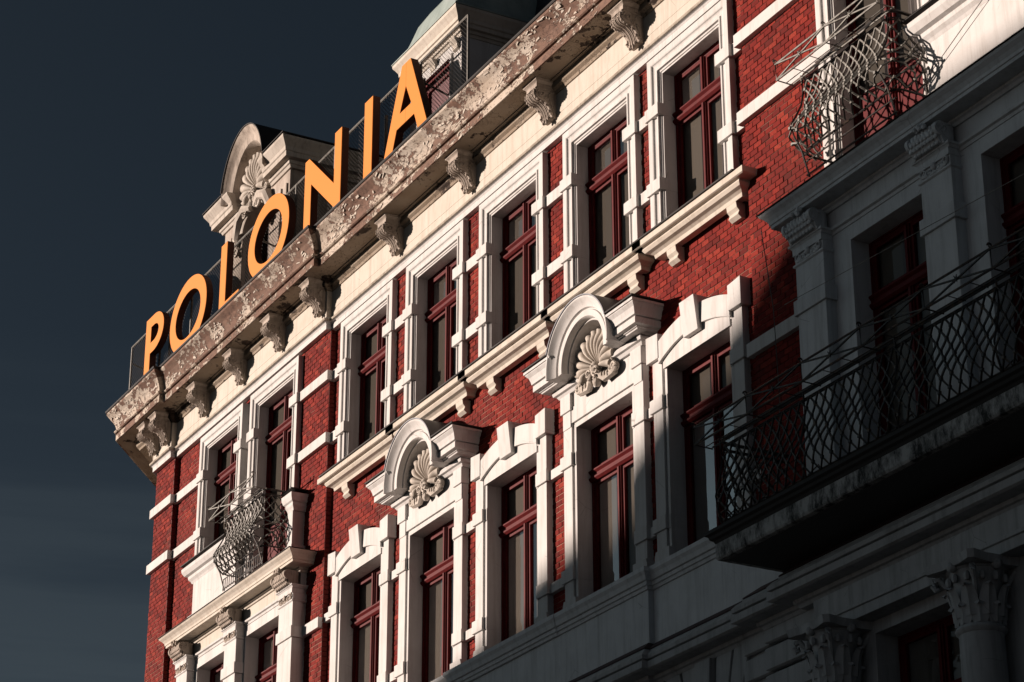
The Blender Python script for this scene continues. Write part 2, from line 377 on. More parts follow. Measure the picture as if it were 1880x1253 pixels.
for n, (dist, wi, b) in enumerate(allb):
    w, d, _ = walls[wi]; cx, cz = (b[0]+b[1])/2, (b[2]+b[3])/2; bw, bh = b[1]-b[0]-2*G, b[3]-b[2]-2*G
    j = random.uniform(-.003, .004); rr = random.uniform(-.002, .002)
    if n < 300:
        key = (round(bw, 3), round(bh, 3))
        if key not in shared:
            mb = MB(); bmesh_brick(mb, 0, 0, bw, bh, 0); shared[key] = mb.mesh('brick', M['brick'])
        o = link('brick', shared[key], w, (cx, d+j, cz)); o.rotation_euler = (random.uniform(-.01, .01), 0, random.uniform(-.012, .012))
    else:
        mb, rn = field.setdefault(wi, (MB(), [])); bmesh_brick(mb, cx, cz, bw, bh, d, j, rr); rn += [random.random()]*9
for wi, (mb, rn) in field.items():
    me = bpy.data.meshes.new('brick_field'); me.from_pydata(mb.v, [], mb.f)
    a = me.attributes.new('rnd', 'FLOAT', 'FACE'); a.data.foreach_set('value', rn)
    me.materials.append(M['brickf'])
    o = link('brick_field', me, walls[wi][0]); o['kind'] = 'stuff'

# ------------------------------------------------------------------ windows
def window(c, hw, z0, z1, zt, df, parent=HOUSE, curt=True, name='window', blind=0.0, door=False):
    """casement: frame, transom at zt, mullions, four panes; df = depth of the frame's face"""
    fwid = .055; xl, xr = c-hw, c+hw
    mb = MB()
    prof = [(0, df-.07), (0, df), (-fwid*.45, df), (-fwid*.45, df-.012), (-fwid, df-.022), (-fwid, df-.07)]
    mb.uframe(xl, xr, z0, z1, prof); mb.box(xl+.003, xr-.003, df-.068, df-.004, z0+.001, z0+.09)
    w = ob(name, mb, 'red', parent, .004)
    t = MB()
    t.prismx([(df-.06, zt), (df+.015, zt), (df+.045, zt+.03), (df+.045, zt+.055), (df+.02, zt+.07), (df+.02, zt+.10), (df+.05, zt+.13), (df+.05, zt+.15), (df-.0, zt+.17), (df-.06, zt+.17)], xl+.002, xr-.002)
    ob('transom', t, 'red', w, .003)
    for za, zb in ((z0+.09, zt), (zt+.17, z1-fwid)):
        mu = MB(); mu.box(c-.04, c+.04, df-.055, df+.006, za, zb); mu.box(c-.02, c+.02, df+.006, df+.026, za, zb)
        ob('mullion', mu, 'red', w, .003)
        for s in (-1, 1):
            a, b = (xl+fwid, c-.04) if s < 0 else (c+.04, xr-fwid)
            sh = MB(); q = .04
            sh.box(a, a+q, df-.06, df-.018, za+.002, zb-.002); sh.box(b-q, b, df-.06, df-.018, za+.002, zb-.002)
            sh.box(a+q, b-q, df-.059, df-.019, za+.002, za+q); sh.box(a+q, b-q, df-.059, df-.019, zb-q, zb-.002)
            sa = ob('sash', sh, 'red', w, .003)
            if door and zb == zt:
                ob('door_panel', MB().box(a+q, b-q, df-.055, df-.03, za+q, za+1.0).box(a+q+.06, b-q-.06, df-.03, df-.018, za+q+.08, za+.92), 'red', w, .006)
            g = MB(); g.add([(a+q, df-.042, za+q), (b-q, df-.042, za+q), (b-q, df-.042, zb-q), (a+q, df-.042, zb-q)], [(0, 1, 2, 3)])
            ob('pane', g, 'glass', w)
    rm = MB(); bk = df-.50
    x0, x1, ya, yb, za, zb = xl-.25, xr+.25, bk, df-.075, z0-.1, z1+.1
    rm.add([(x0, ya, za), (x1, ya, za), (x1, ya, zb), (x0, ya, zb), (x0, yb, za), (x1, yb, za), (x1, yb, zb), (x0, yb, zb)], [(0, 1, 2, 3), (0, 3, 7, 4), (1, 2, 6, 5), (3, 2, 6, 7), (0, 1, 5, 4)])
    ob('room_lining', rm, 'room', w)
    bl_ = MB().add([(xl+.01, df-.085, z0+.03), (xr-.01, df-.085, z0+.03), (xr-.01, df-.085, z1-.02), (xl+.01, df-.085, z1-.02)], [(0, 1, 2, 3)])
    ob('roller_blind', bl_, 'blind' if (int(abs(c)*10)+int(z0)) % 3 else 'blind2', w)
    if curt:
        for (ca, cb) in ((c-.28*hw, c-.03), (xr-.62*hw, xr-.05)):
            cu = MB(); n = 26; vs = []; fs = []
            for i in range(n+1):
                x = ca+(cb-ca)*i/n; dd = df-.075+.006*math.sin(i*1.9)+.003*math.sin(i*.7+c)
                vs += [(x, dd, z0+.02), (x, dd, z1)]
            fs = [(2*i, 2*i+1, 2*i+3, 2*i+2) for i in range(n)]
            cu.add(vs, fs, True); ob('curtain', cu, 'curtain', w)
    return w
JAMB_UP = [(0, -.30), (0, -.062), (.022, -.062), (.026, -.045), (.05, -.045), (.056, -.014), (.085, -.014), (.093, -.03), (.12, -.034), (.15, -.030), (.165, -.022), (.175, -.006), (.19, 0), (.275, 0), (.275, -.12)]
JAMB_LO = [(0, -.30), (0, -.02), (.052, -.02), (.052, -.06), (.082, -.06), (.082, 0), (.30, 0), (.30, -.12)]
def sh(prof, k): return [(o, d+k) for o, d in prof]
def upper_surround(c, hw, z0, zt, k, first=None, last=None, door=False):
    mb = MB().uframe(c-hw, c+hw, z0, zt, sh(JAMB_UP, k)); s = ob('window_surround', mb, 'white', HOUSE, .004)
    for zb in (15.41, 14.33):
        for sd in (-1, 1):
            b = MB(); a0 = c+sd*(hw-.004); a1 = c+sd*(hw+.315); b.box(a0, a1, -.28+k, .028+k, zb, zb+.17); ob('band_block', b, 'white', s, .005)
    return s
for i, c in enumerate(WC):
    upper_surround(c, .675, 13.60, 16.02, 0)
    window(c, .672, 13.62, 16.02, 15.30, -.24)
# flat bands between the frames
def band(x0, x1, z0, k, pr=.085):
    return ob('band_course', MB().box(x0, x1, BR+k-.02, BR+k+pr, z0, z0+.17), 'white', HOUSE, .005)
for zb in (15.41, 14.33):
    xs = [XB+.0]+[v for c in WC for v in (c-.985, c+.985)]+[XR+.02]
    for a, b in zip(xs[::2], xs[1::2]): band(a, b, zb, 0, .07)
    band(-34.70, XB+.07, zb, .095, .07); band(XP-.02, -39.07, zb, .095, .07); band(XL-.07, XP+.07, zb, .19, .07)
    band(XR-.07, mir(-34.70), zb, .095, .07)

# ---- upper sill courses (five lengths under one zinc strip)
SX = [(-33.30, -31.02), (-30.85, -28.71), (-28.50, -26.33), (-26.08, -23.95), (-23.72, -21.64)]
zs_ = ob('sill_flashing', MB().prismx([(-.08, 13.70), (.245, 13.655), (.245, 13.635), (-.08, 13.64)], -33.42, -21.60), 'zinc', HOUSE)
for a, b in SX:
    mb = MB(); P = [(a, -.1), (a, 0), (b, 0), (b, -.1)]
    mb.sweep(P, [(-.05, 13.634), (.22, 13.634), (.22, 13.555), (.20, 13.545), (-.05, 13.545)])
    mb.sweep([(a+.10, -.1), (a+.10, 0), (b-.10, 0), (b-.10, -.1)], [(-.05, 13.545), (.155, 13.545), (.165, 13.51), (.14, 13.47), (.09, 13.455), (.055, 13.43), (.045, 13.38), (-.05, 13.38)])
    s = ob('sill_course', mb, 'cream', HOUSE, .003)
    for xc in (a+.42, b-.30):
        br = MB().prismx([(-.09, 13.38), (.045, 13.38), (.035, 13.31), (.0, 13.27), (.02, 13.22), (-.03, 13.18), (-.09, 13.18)], xc-.105, xc+.105)
        ob('sill_bracket', br, 'cream', s, .004)

# ---- lower row: segmental and pedimented windows
def shell(mb, cx, d0, cz, Rr, ribs=11, dep=.10, up=1.12):
    nu, nv = ribs*10, 10; vs = []; A = R(112)
    for i in range(nu+1):
        th = -A+2*A*i/nu; w = abs(math.cos(ribs*math.pi*(i/nu-.5) )) if ribs % 2 else abs(math.sin(ribs*math.pi*i/nu))
        lob = w**.30
        rmax = Rr*(.93+.07*lob)*(1 if abs(th) < R(80) else 1-.25*(abs(th)-R(80))/R(32))
        for j in range(nv+1):
            q = j/nv; rr = rmax*(.10+.90*q)
            bulge = math.sin(math.pi*min(1, .12+.80*q))*.75+.25*q
            dd = d0+dep*bulge*(.30+.70*lob)+(.03*lob if j == nv-1 else 0)
            if j == nv: dd = d0-.01
            vs.append((cx+rr*math.sin(th), dd, cz+rr*math.cos(th)*up))
    fs = [(i*(nv+1)+j, i*(nv+1)+j+1, (i+1)*(nv+1)+j+1, (i+1)*(nv+1)+j) for i in range(nu) for j in range(nv)]
    mb.add(vs, fs, True)
    for s in (-1, 1):
        x = cx+s*Rr*.80; z = cz-Rr*.28
        mb.spiral((x, d0+.09, z), .095, .015, 1.6, .03, 'z', 24, s, R(90)); mb.ball((x, d0+.05, z), .07, 1, .7, 1)
        mb.tube([(x, d0+.06, z-.06), (cx+s*.2, d0+.07, z-.09), (cx+s*.06, d0+.10, cz-.12)], [.05, .045, .05], 7)
        for t_ in range(4): mb.ball((cx+s*(.10+.07*t_), d0+.10, z-.02-.012*t_), .035, .7, .8, 1.3, 6, 5)
        mb.spiral((cx+s*.09, d0+.15, cz-.10), .075, .012, 1.4, .022, 'z', 20, -s, R(-90))
    mb.ball((cx, d0+.09, cz-.05), .09, .9, .9, 1.3); mb.ball((cx, d0+.07, cz-.2), .07, .9, .9, 1.2)
    for t_ in range(5): mb.ball((cx, d0+.15-.012*t_, cz-.02-.05*t_), .028, 1.3, .8, .8, 6, 5)
def lower_surround(c, kind):
    hw, zt = .70, 11.87
    s = ob('window_surround', MB().uframe(c-hw, c+hw, 9.38, zt, JAMB_LO), 'white', HOUSE, .005)
    for zb, ex in ((11.36, 0), (9.81, 0)):
        for sd in (-1, 1):
            a0 = c+sd*(hw+.05); a1 = c+sd*(hw+.345)
            ob('band_block', MB().box(a0, a1, -.12, .03, zb, zb+.175).box(c+sd*(hw-.002), a0, -.29, -.012, zb, zb+.175), 'white', s, .005)
    for sd in (-1, 1):     # plinth of the jamb
        a0 = c+sd*(hw-.003); a1 = c+sd*(hw+.325)
        ob('jamb_plinth', MB().prism([(a0, 9.37), (a1, 9.37), (a1, 9.50), (c+sd*(hw+.30), 9.57), (a0, 9.57)], -.29, .024), 'white', s, .004)
    if kind == 'seg':
        # flat head plate under the arch
        ob('head_plate', MB().box(c-hw-.045, c+hw+.045, -.11, .006, zt+.004, 12.20), 'white', s)
        zc = 10.35
        def arcz(x, r): return zc+math.sqrt(max(r*r-x*x, 0))
        r0, r1 = 1.80, 2.06
        for sd in (-1, 1):
            lo = []; hi = []
            for i in range(9):
                x = .165+(.80-.165)*i/8; lo.append((c+sd*x, arcz(x, r0)-.01)); hi.append((c+sd*x, arcz(x, r1)))
            ob('voussoir', MB().prism(lo+hi[::-1], -.11, .042), 'white', s, .005)
            a, b = c+sd*.79, c+sd*1.065
            ob('shoulder_block', MB().prism([(a, 12.03), (b, 12.03), (b, 12.385), (a, 12.36)], -.12, .055 if sd > 0 else .052), 'white', s, .006)
        ob('keystone', MB().prismx([(-.11, 12.05), (.075, 12.05), (.125, 12.50), (-.11, 12.50)], c-.165, c+.16), 'white', s, .006)
    else:
        # side pilaster strips, frieze plate, moulded cornice with a round hood and a shell
        ob('frieze_plate', MB().box(c-.72, c+.72, -.11, -.005, zt+.30, 12.46).box(c-.785, c+.785, -.11, -.03, zt+.02, 12.46), 'white', s, .004)
        for sd in (-1, 1):
            ob('pilaster_block', MB().box(c+sd*.76, c+sd*1.02, -.11, .035, 12.13, 12.38).box(c+sd*.79, c+sd*.99, -.11, .012, 11.9, 12.13), 'white', s, .006)
        bed = [(-.12, 12.36), (.03, 12.36), (.055, 12.40), (.09, 12.41), (.10, 12.45), (.085, 12.478), (-.12, 12.478)]
        ob('bed_moulding', MB().sweep([(c-1.02, -.1), (c-1.02, 0), (c-.40, 0)], bed), 'white', s, .003)
        ob('bed_moulding', MB().sweep([(c+.40, 0), (c+1.02, 0), (c+1.02, -.1)], bed), 'white', s, .003)
        prof = [(-.12, 12.478), (.20, 12.478), (.205, 12.495), (.225, 12.50), (.225, 12.515), (.285, 12.52), (.285, 12.605), (.265, 12.607), (.265, 12.622), (.30, 12.625), (.305, 12.66), (.325, 12.72), (.362, 12.762), (.362, 12.772), (.38, 12.775), (.38, 12.81), (-.12, 12.83)]
        for sd in (-1, 1):
            a, b = sorted((c+sd*.70, c+sd*1.02))
            path = []
            # outer end returns round the corner, inner end is cut plain
            path = [(a, -.1), (a, 0), (b, 0)] if sd < 0 else [(a, 0), (b, 0), (b, -.1)]
            e = ob('pediment_cornice', MB().sweep(path, prof), 'white', s, .003)
            ca, cb = (a-.38, c-.77) if sd < 0 else (c+.77, b+.38)
            ob('flashing', MB().box(ca-.012, cb+.012, -.1, .395, 12.828, 12.846), 'zinc', e)
        # segmental hood between them
        hw2 = .66; zb = 12.475; hr = .66
        pa = [(-.17, .02), (-.165, .20), (-.145, .208), (-.14, .262), (-.125, .291), (-.045, .291), (-.035, .27), (-.02, .27), (-.01, .305), (.02, .315), (.06, .340), (.09, .374), (.105, .387), (.125, .387), (.125, -.10), (-.17, -.10)]
        a0 = R(-6.5)
        hd = ob('hood_arch', MB().arc(c, 12.56, .66, pa, a0, math.pi-a0, 36, True, 1.0, .98), 'white', s)
        ob('hood_cover', MB().arc(c, 12.56, .66, [(.128, -.1), (.128, .40), (.145, .40), (.15, -.1)], R(20), math.pi-R(20), 36, True, 1.0, .98), 'hood', hd)
        tp = [(c+.52*math.cos(R(a)), 12.46+.60*math.sin(R(a))) for a in range(0, 181, 12)]
        ob('tympanum', MB().prism(tp, -.1, .0), 'white', s)
        sb = MB(); shell(sb, c, .0, 12.45, .54, 13, .19, .98); ob('shell_ornament', sb, 'shellmat', s)
for i, c in enumerate(WC):
    lower_surround(c, 'seg' if i % 2 == 0 else 'ped')
    window(c, .697, 9.40, 11.87, 11.13, -.24)
for zb in (11.36, 9.81):
    xs = [XB]+[v for c in WC for v in (c-1.05, c+1.05)]+[XR+.02]
    for j_, (a, b) in enumerate(zip(xs[::2], xs[1::2])):
        ob('band_course', MB().box(a, b, BR-.02, BR+.07, zb+.004, zb+.135), 'white', HOUSE, .004)
# string under the lower row: sill moulding, plain apron, cornice over the storey below
low = [(XB, BR+.14), (XR, BR+.14)]
ZS = 9.37
prof = [(-.06, ZS-.24), (.02, ZS-.24), (.03, ZS-.20), (.05, ZS-.195), (.055, ZS-.15), (.08, ZS-.145), (.10, ZS-.09), (.13, ZS-.05), (.135, ZS), (-.06, ZS+.01)]
ob('lower_sill_course', MB().sweep([(XB, .045), (-28.95, .045), (-28.95, .085), (-26.16, .085), (-26.16, .075), (-23.98, .075), (-23.98, 0), (XR+.35, 0)], prof), 'shade_white', HOUSE, .003)
ob('apron_wall', MB().box(XB, -23.98, -.3, .075, 8.3, ZS-.20).box(-23.98, -21.62, -.3, .0, 8.3, ZS-.20).box(-21.66, -12, -.29, .035, 8.3, ZS+.02), 'shade_white', HOUSE)
prof = [(-.1, 7.95), (.03, 7.95), (.05, 7.99), (.08, 8.0), (.085, 8.04), (.25, 8.045), (.285, 8.06), (.285, 8.14), (.235, 8.145), (.235, 8.17), (.275, 8.175), (.28, 8.22), (.235, 8.27), (.19, 8.30), (.18, 8.325), (-.1, 8.33)]
path = [(XB, .075), (-23.98, .075), (-23.98, .0), (-21.50, .0), (-21.50, .10), (-20.65, .10), (-20.65, .20), (-12, .20)]
lc = ob('storey_cornice', MB().sweep(path, prof), 'lowdark', HOUSE, .003)
ob('cornice_flashing', MB().sweep(path, [(-.1, 8.332), (.185, 8.332), (.18, 8.345), (.03, 8.46), (-.1, 8.47)]), mat('weathered_red_lead', (.055, .028, .026), .7), lc)
# storey below: rusticated piers, arched heads, wall
ob('lower_wall', MB().box(-34, -25.4, -.4, -.02, 4, 8.1).box(-25.4, -22.9, -.9, -.5, 4, 7.35).box(-25.4, -22.9, -.4, -.02, 7.6, 8.1).box(-22.9, -20.8, -.4, -.02, 4, 8.1).box(-20.8, -19.62, -.4, .06, 4, 8.1).box(-19.62, -18.22, -.4, .06, 7.42, 8.1).box(-18.22, -17.1, -.4, .06, 4, 8.1).box(-17.1, -15.8, -.4, .06, 7.42, 8.1).box(-15.8, -12, -.4, .06, 4, 8.1), 'lowdark', HOUSE)
for z0 in (8.07, 7.765, 7.46, 7.155, 6.85, 6.545):
    for (a, b, k) in ((-22.02, -21.52, .05), (-21.50, -20.42, .12)):
        ob('rusticated_block', MB().sweep([(a, -.1), (a, k-.03), (b, k-.03), (b, -.1)], [(-.06, z0-.275), (.0, z0-.275), (.03, z0-.26), (.03, z0-.03), (0, z0-.012), (-.06, z0-.012)]), 'lowdark', HOUSE, .004)
cx0 = -22.84
for t_ in range(-3, 3):
    a = R(t_*6.2-2.7); a2 = R(t_*6.2+2.7); zc = 4.9
    def q(r, aa): return (cx0+r*math.sin(aa), min(zc+r*math.cos(aa), 7.955))
    k = .09 if t_ == 0 else .03
    ob('arch_stone', MB().prism([q(2.55, a), q(2.55, a2), q(3.4, a2), q(3.4, a)], -.2, k), 'lowdark', HOUSE, .01)

# ------------------------------------------------------------------ main entablature and cornice
ENT = [(-45.1, -2.29), (-41.95, .19), (XP, .19), (XP, .095), (XB, .095), (XB, 0), (XR, 0), (XR, .095), (XE, .095)]
EN2 = [(XL-3.15, -2.29), (XL-.0, .19), (XP, .19), (XP, .095), (XB, .095), (XB, 0), (XR, 0), (XR, .095), (XE, .095)]
ob('architrave', MB().sweep(EN2, [(-.12, 16.318), (-.004, 16.318), (-.004, 16.405), (.0, 16.41), (.012, 16.43), (.05, 16.445), (.055, 16.475), (.03, 16.49), (.018, 16.52), (-.12, 16.52)]), 'white', HOUSE, .002)
ob('ledge', MB().sweep(EN2, [(.0, 16.441), (.056, 16.4412), (.062, 16.45), (.061, 16.479), (.03, 16.497), (.0, 16.50)]), 'ledge', HOUSE)
ob('frieze', MB().sweep(EN2, [(-.12, 16.52), (.0, 16.52), (.0, 16.66), (-.006, 16.665), (-.006, 16.672), (0, 16.678), (0, 17.02), (-.12, 17.02)]), 'cream', HOUSE)
cor = ob('cornice', MB().sweep(ENT, [(.0, 17.185), (.43, 17.185), (.435, 17.17), (.455, 17.17), (.455, 17.295), (.44, 17.30), (.44, 17.315), (.475, 17.32), (.495, 17.335), (.495, 17.355), (.475, 17.375), (.455, 17.38), (.465, 17.43), (.495, 17.51), (.55, 17.59), (.61, 17.645), (.645, 17.675), (.65, 17.70), (.65, 17.715), (.0, 17.715)]), 'peel', HOUSE)
ob('soffit', MB().sweep(ENT, [(-.9, 17.10), (-.12, 17.0), (.02, 17.0), (.03, 17.04), (.075, 17.07), (.085, 17.11), (.085, 17.15), (.13, 17.155), (.13, 17.172), (.43, 17.172), (.43, 17.184), (-.9, 17.184)]), 'soffit', cor)
ob('gutter', MB().sweep(ENT, [(.60, 17.716), (.665, 17.716), (.675, 17.73), (.675, 17.752), (-.4, 17.80), (-.4, 17.76)]), 'zinc', cor)
fl = MB(); frn = random.Random(11)
CY = [(.455, 17.175), (.455, 17.295), (.465, 17.43), (.495, 17.51), (.55, 17.59), (.61, 17.645), (.645, 17.675)]
for x0, x1, k in ((-42.2, XP+.4, .19), (XP+.5, XB+.4, .095), (XB+.6, XR+.4, 0)):
    cl_ = [(frn.uniform(x0, x1), frn.choice((0, 2, 2, 3, 3, 4, 5))) for _ in range(int((x1-x0)*5))]
    for _ in range(int((x1-x0)*16)):
        cx_, i_ = frn.choice(cl_); x = cx_+frn.gauss(0, .16)
        if not x0 < x < x1: continue
        i_ = min(5, max(0, i_+frn.choice((0, 0, 0, 1, -1))))
        if i_ == 1: continue
        a, b = CY[i_], CY[i_+1]; q = frn.random(); p = a[0]+(b[0]-a[0])*q; z = a[1]+(b[1]-a[1])*q
        tl = math.hypot(b[0]-a[0], b[1]-a[1]); tp, tz = (b[0]-a[0])/tl, (b[1]-a[1])/tl; np_, nz = tz, -tp
        w_, h_ = frn.uniform(.012, .07), frn.uniform(.006, .022); an = frn.uniform(-.35, .35); lift = frn.uniform(.004, .016)
        P4 = []
        for (u, v, lf) in ((-w_, -h_, lift*frn.random()), (w_, -h_*frn.uniform(.3, 1), lift), (w_*frn.uniform(.4, 1), h_, lift*frn.random()), (-w_*frn.uniform(.4, 1), h_*frn.uniform(.4, 1), .001)):
            uu, vv = u*math.cos(an)-v*math.sin(an), u*math.sin(an)+v*math.cos(an)
            P4.append((x+uu, k+p+tp*vv+np_*(lf+.002), z+tz*vv+nz*(lf+.002)))
        fl.add(P4, [(0, 1, 2), (0, 2, 3)])
me = bpy.data.meshes.new('paint_flakes'); me.from_pydata(fl.v, [], fl.f); me.materials.append(plaster('flaked_paint', (.62, .55, .475), (.56, .48, .40), (.30, .22, .17), .4))
link('paint_flakes', me, cor)['kind'] = 'stuff'
# console bracket (one mesh, many brackets)
def console_mesh():
    """scroll bracket: abacus, S-shaped body with carved flanks, ribbed leaf down the front, small pendant"""
    mb = MB(); w = .145
    mb.sweep([(-w-.01, -.02), (-w-.01, .325), (w+.01, .325), (w+.01, -.02)], [(-.05, .445), (.0, .445), (.012, .465), (.035, .478), (.035, .51), (-.05, .51)])
    mb.box(-w, w, -.02, .325, .39, .447)
    cv = [(.325, .392)]                                    # front curve, top to bottom
    for i in range(11): a = R(62-150*i/10); cv.append((.262+.088*math.cos(a), .300+.088*math.sin(a)))
    cv += [(.235, .205), (.195, .185), (.155, .155), (.125, .115), (.105, .07), (.09, .02), (.07, -.02)]
    mb.prismx([(-.02, .392)]+cv+[(-.02, -.03)], -w+.02, w-.02, True)
    for s in (-1, 1):                                      # raised scroll on each flank
        X = s*(w-.018)
        rim = [(X, d-.018, z+.006) for d, z in cv[2:]]
        mb.tube([(X, .10, .375), (X, .20, .385)]+rim, [.016]*(len(rim)+2), 5)
        mb.tube([(X, .02, .36), (X, .09, .345), (X, .13, .29), (X, .10, .20), (X, .06, .11), (X, .04, .03)], .013, 5)
        mb.spiral((X, .250, .302), .060, .012, 1.5, .014, 'x', 22)
        mb.spiral((X, .150, .262), .038, .008, 1.2, .011, 'x', 16, -1); mb.ball((X, .250, .302), .022, .7, 1, 1, 6, 5); mb.spiral((X, .095, .19), .026, .006, 1.1, .009, 'x', 14)
        mb.ball((X, .085, .03), .030, .7, 1, 1, 7, 5); mb.spiral((X, .085, .03), .034, .01, 1.2, .010, 'x', 14)
    n = len(cv)
    for j in range(-3, 4):                                  # leaf ribs
        x = j*.033; pts = []; rr = []
        for i in range(1, n):
            d, z = cv[i]; q = i/(n-1); pts.append((x*(1-.25*q), d+.008-.010*abs(j)/3, z)); rr.append((.019 if j % 2 == 0 else .013)*(1-.25*q))
        mb.tube(pts, rr, 6)
    for i in range(2, n-1, 2):                              # curled leaf edge
        d, z = cv[i]
        for s in (-1, 1): mb.ball((s*(w-.022-.02*i/n), d+.004, z), .021, .8, .8, 1.2, 6, 5)
    rng = random.Random(3)
    for i in range(8): mb.ball((rng.uniform(-.07, .07), .082+rng.uniform(-.01, .02), -.02+rng.uniform(-.05, .035)), .026, 1, 1, 1.1, 6, 5)
    return mb.mesh('console_bracket', M['carve'])
cme = console_mesh()
for x, k in [(-41.05, .19), (-40.47, .19), (-38.8, .095), (-37.1, .095), (-35.43, .095), (-33.82, .095), (-31.13, 0), (-28.72, 0), (-26.33, 0), (-24.0, 0), (-21.4, .095), (-19.7, .095)]:
    link('console_bracket', cme, HOUSE, (x, k, 16.66))
for t_ in (.5, 1.6):
    o = link('console_bracket', cme, HOUSE, (XL-.785*t_, .19-.62*t_, 16.66)); o.rotation_euler = (0, 0, R(38))

# ------------------------------------------------------------------ bays (left one as measured, right one its mirror image)
def scale_capital(mb, xa, xb, k):
    """pulvinated capital with fish scales, scrolls at the ends"""
    n = 14; P = []
    for i in range(n+1):
        q = i/n; P.append((k+.02+.10*math.sin(math.pi*(.18+.72*q))+.05*q, 12.13+.235*q))
    mb.prismx([(k-.1, 12.13)]+P+[(k-.1, 12.365)], xa+.03, xb-.03, True)
    cols = 7; rows = 5
    for r_ in range(rows):
        for c_ in range(cols+(r_ % 2)):
            u = (c_+(.5 if r_ % 2 == 0 else 0))/cols; q = (r_+.5)/rows
            x = xa+.05+(xb-xa-.10)*u; i = q*n; a = P[int(i)]
            mb.ball((x, a[0]+.002, a[1]), .034, .95, .42, .82, 8, 5)
    for X, s in ((xa+.02, -1), (xb-.02, 1)):
        cc = (X, k+.085, 12.285)
        for t_ in range(3): mb.lathe(0, 0, [(0, 0)], 3) if False else None
        dsk = [(cc[1]+.085*math.cos(R(a)), cc[2]+.085*math.sin(R(a))) for a in range(0, 360, 20)]
        mb.prismx(dsk, X-.022, X+.022, True); mb.prismx([(k-.05, 12.12), (k+.06, 12.12), (k+.10, 12.22), (k+.06, 12.36), (k-.05, 12.36)], X-.02, X+.02)
        mb.spiral((X+s*.02, cc[1], cc[2]), .074, .012, 1.8, .013, 'x', 30)
    m_ = (xa+xb)/2
    for t_ in range(9): mb.ball((m_+random.uniform(-.09, .09), k+.15+random.uniform(-.01, .03), 12.385+random.uniform(-.03, .03)), .03, 1, .8, 1, 6, 5)
def rinceau(mb, xa, xb, k, z):
    m_ = (xa+xb)/2; w = (xb-xa)/2
    for s in (-1, 1):
        mb.spiral((m_+s*w*.72, k, z+.015), .062, .01, 1.5, .016, 'z', 22, s, R(180 if s > 0 else 0))
        mb.spiral((m_+s*w*.32, k, z-.01), .05, .01, 1.3, .014, 'z', 20, -s, R(0 if s > 0 else 180))
        for t_ in range(4): mb.ball((m_+s*w*(.12+.2*t_), k, z-.05+.03*(t_ % 2)), .024, 1.3, .7, .8, 6, 5)
    mb.ball((m_, k+.005, z+.02), .045, .9, .7, 1.1); mb.ball((m_, k, z-.045), .03, 1, .7, 1)
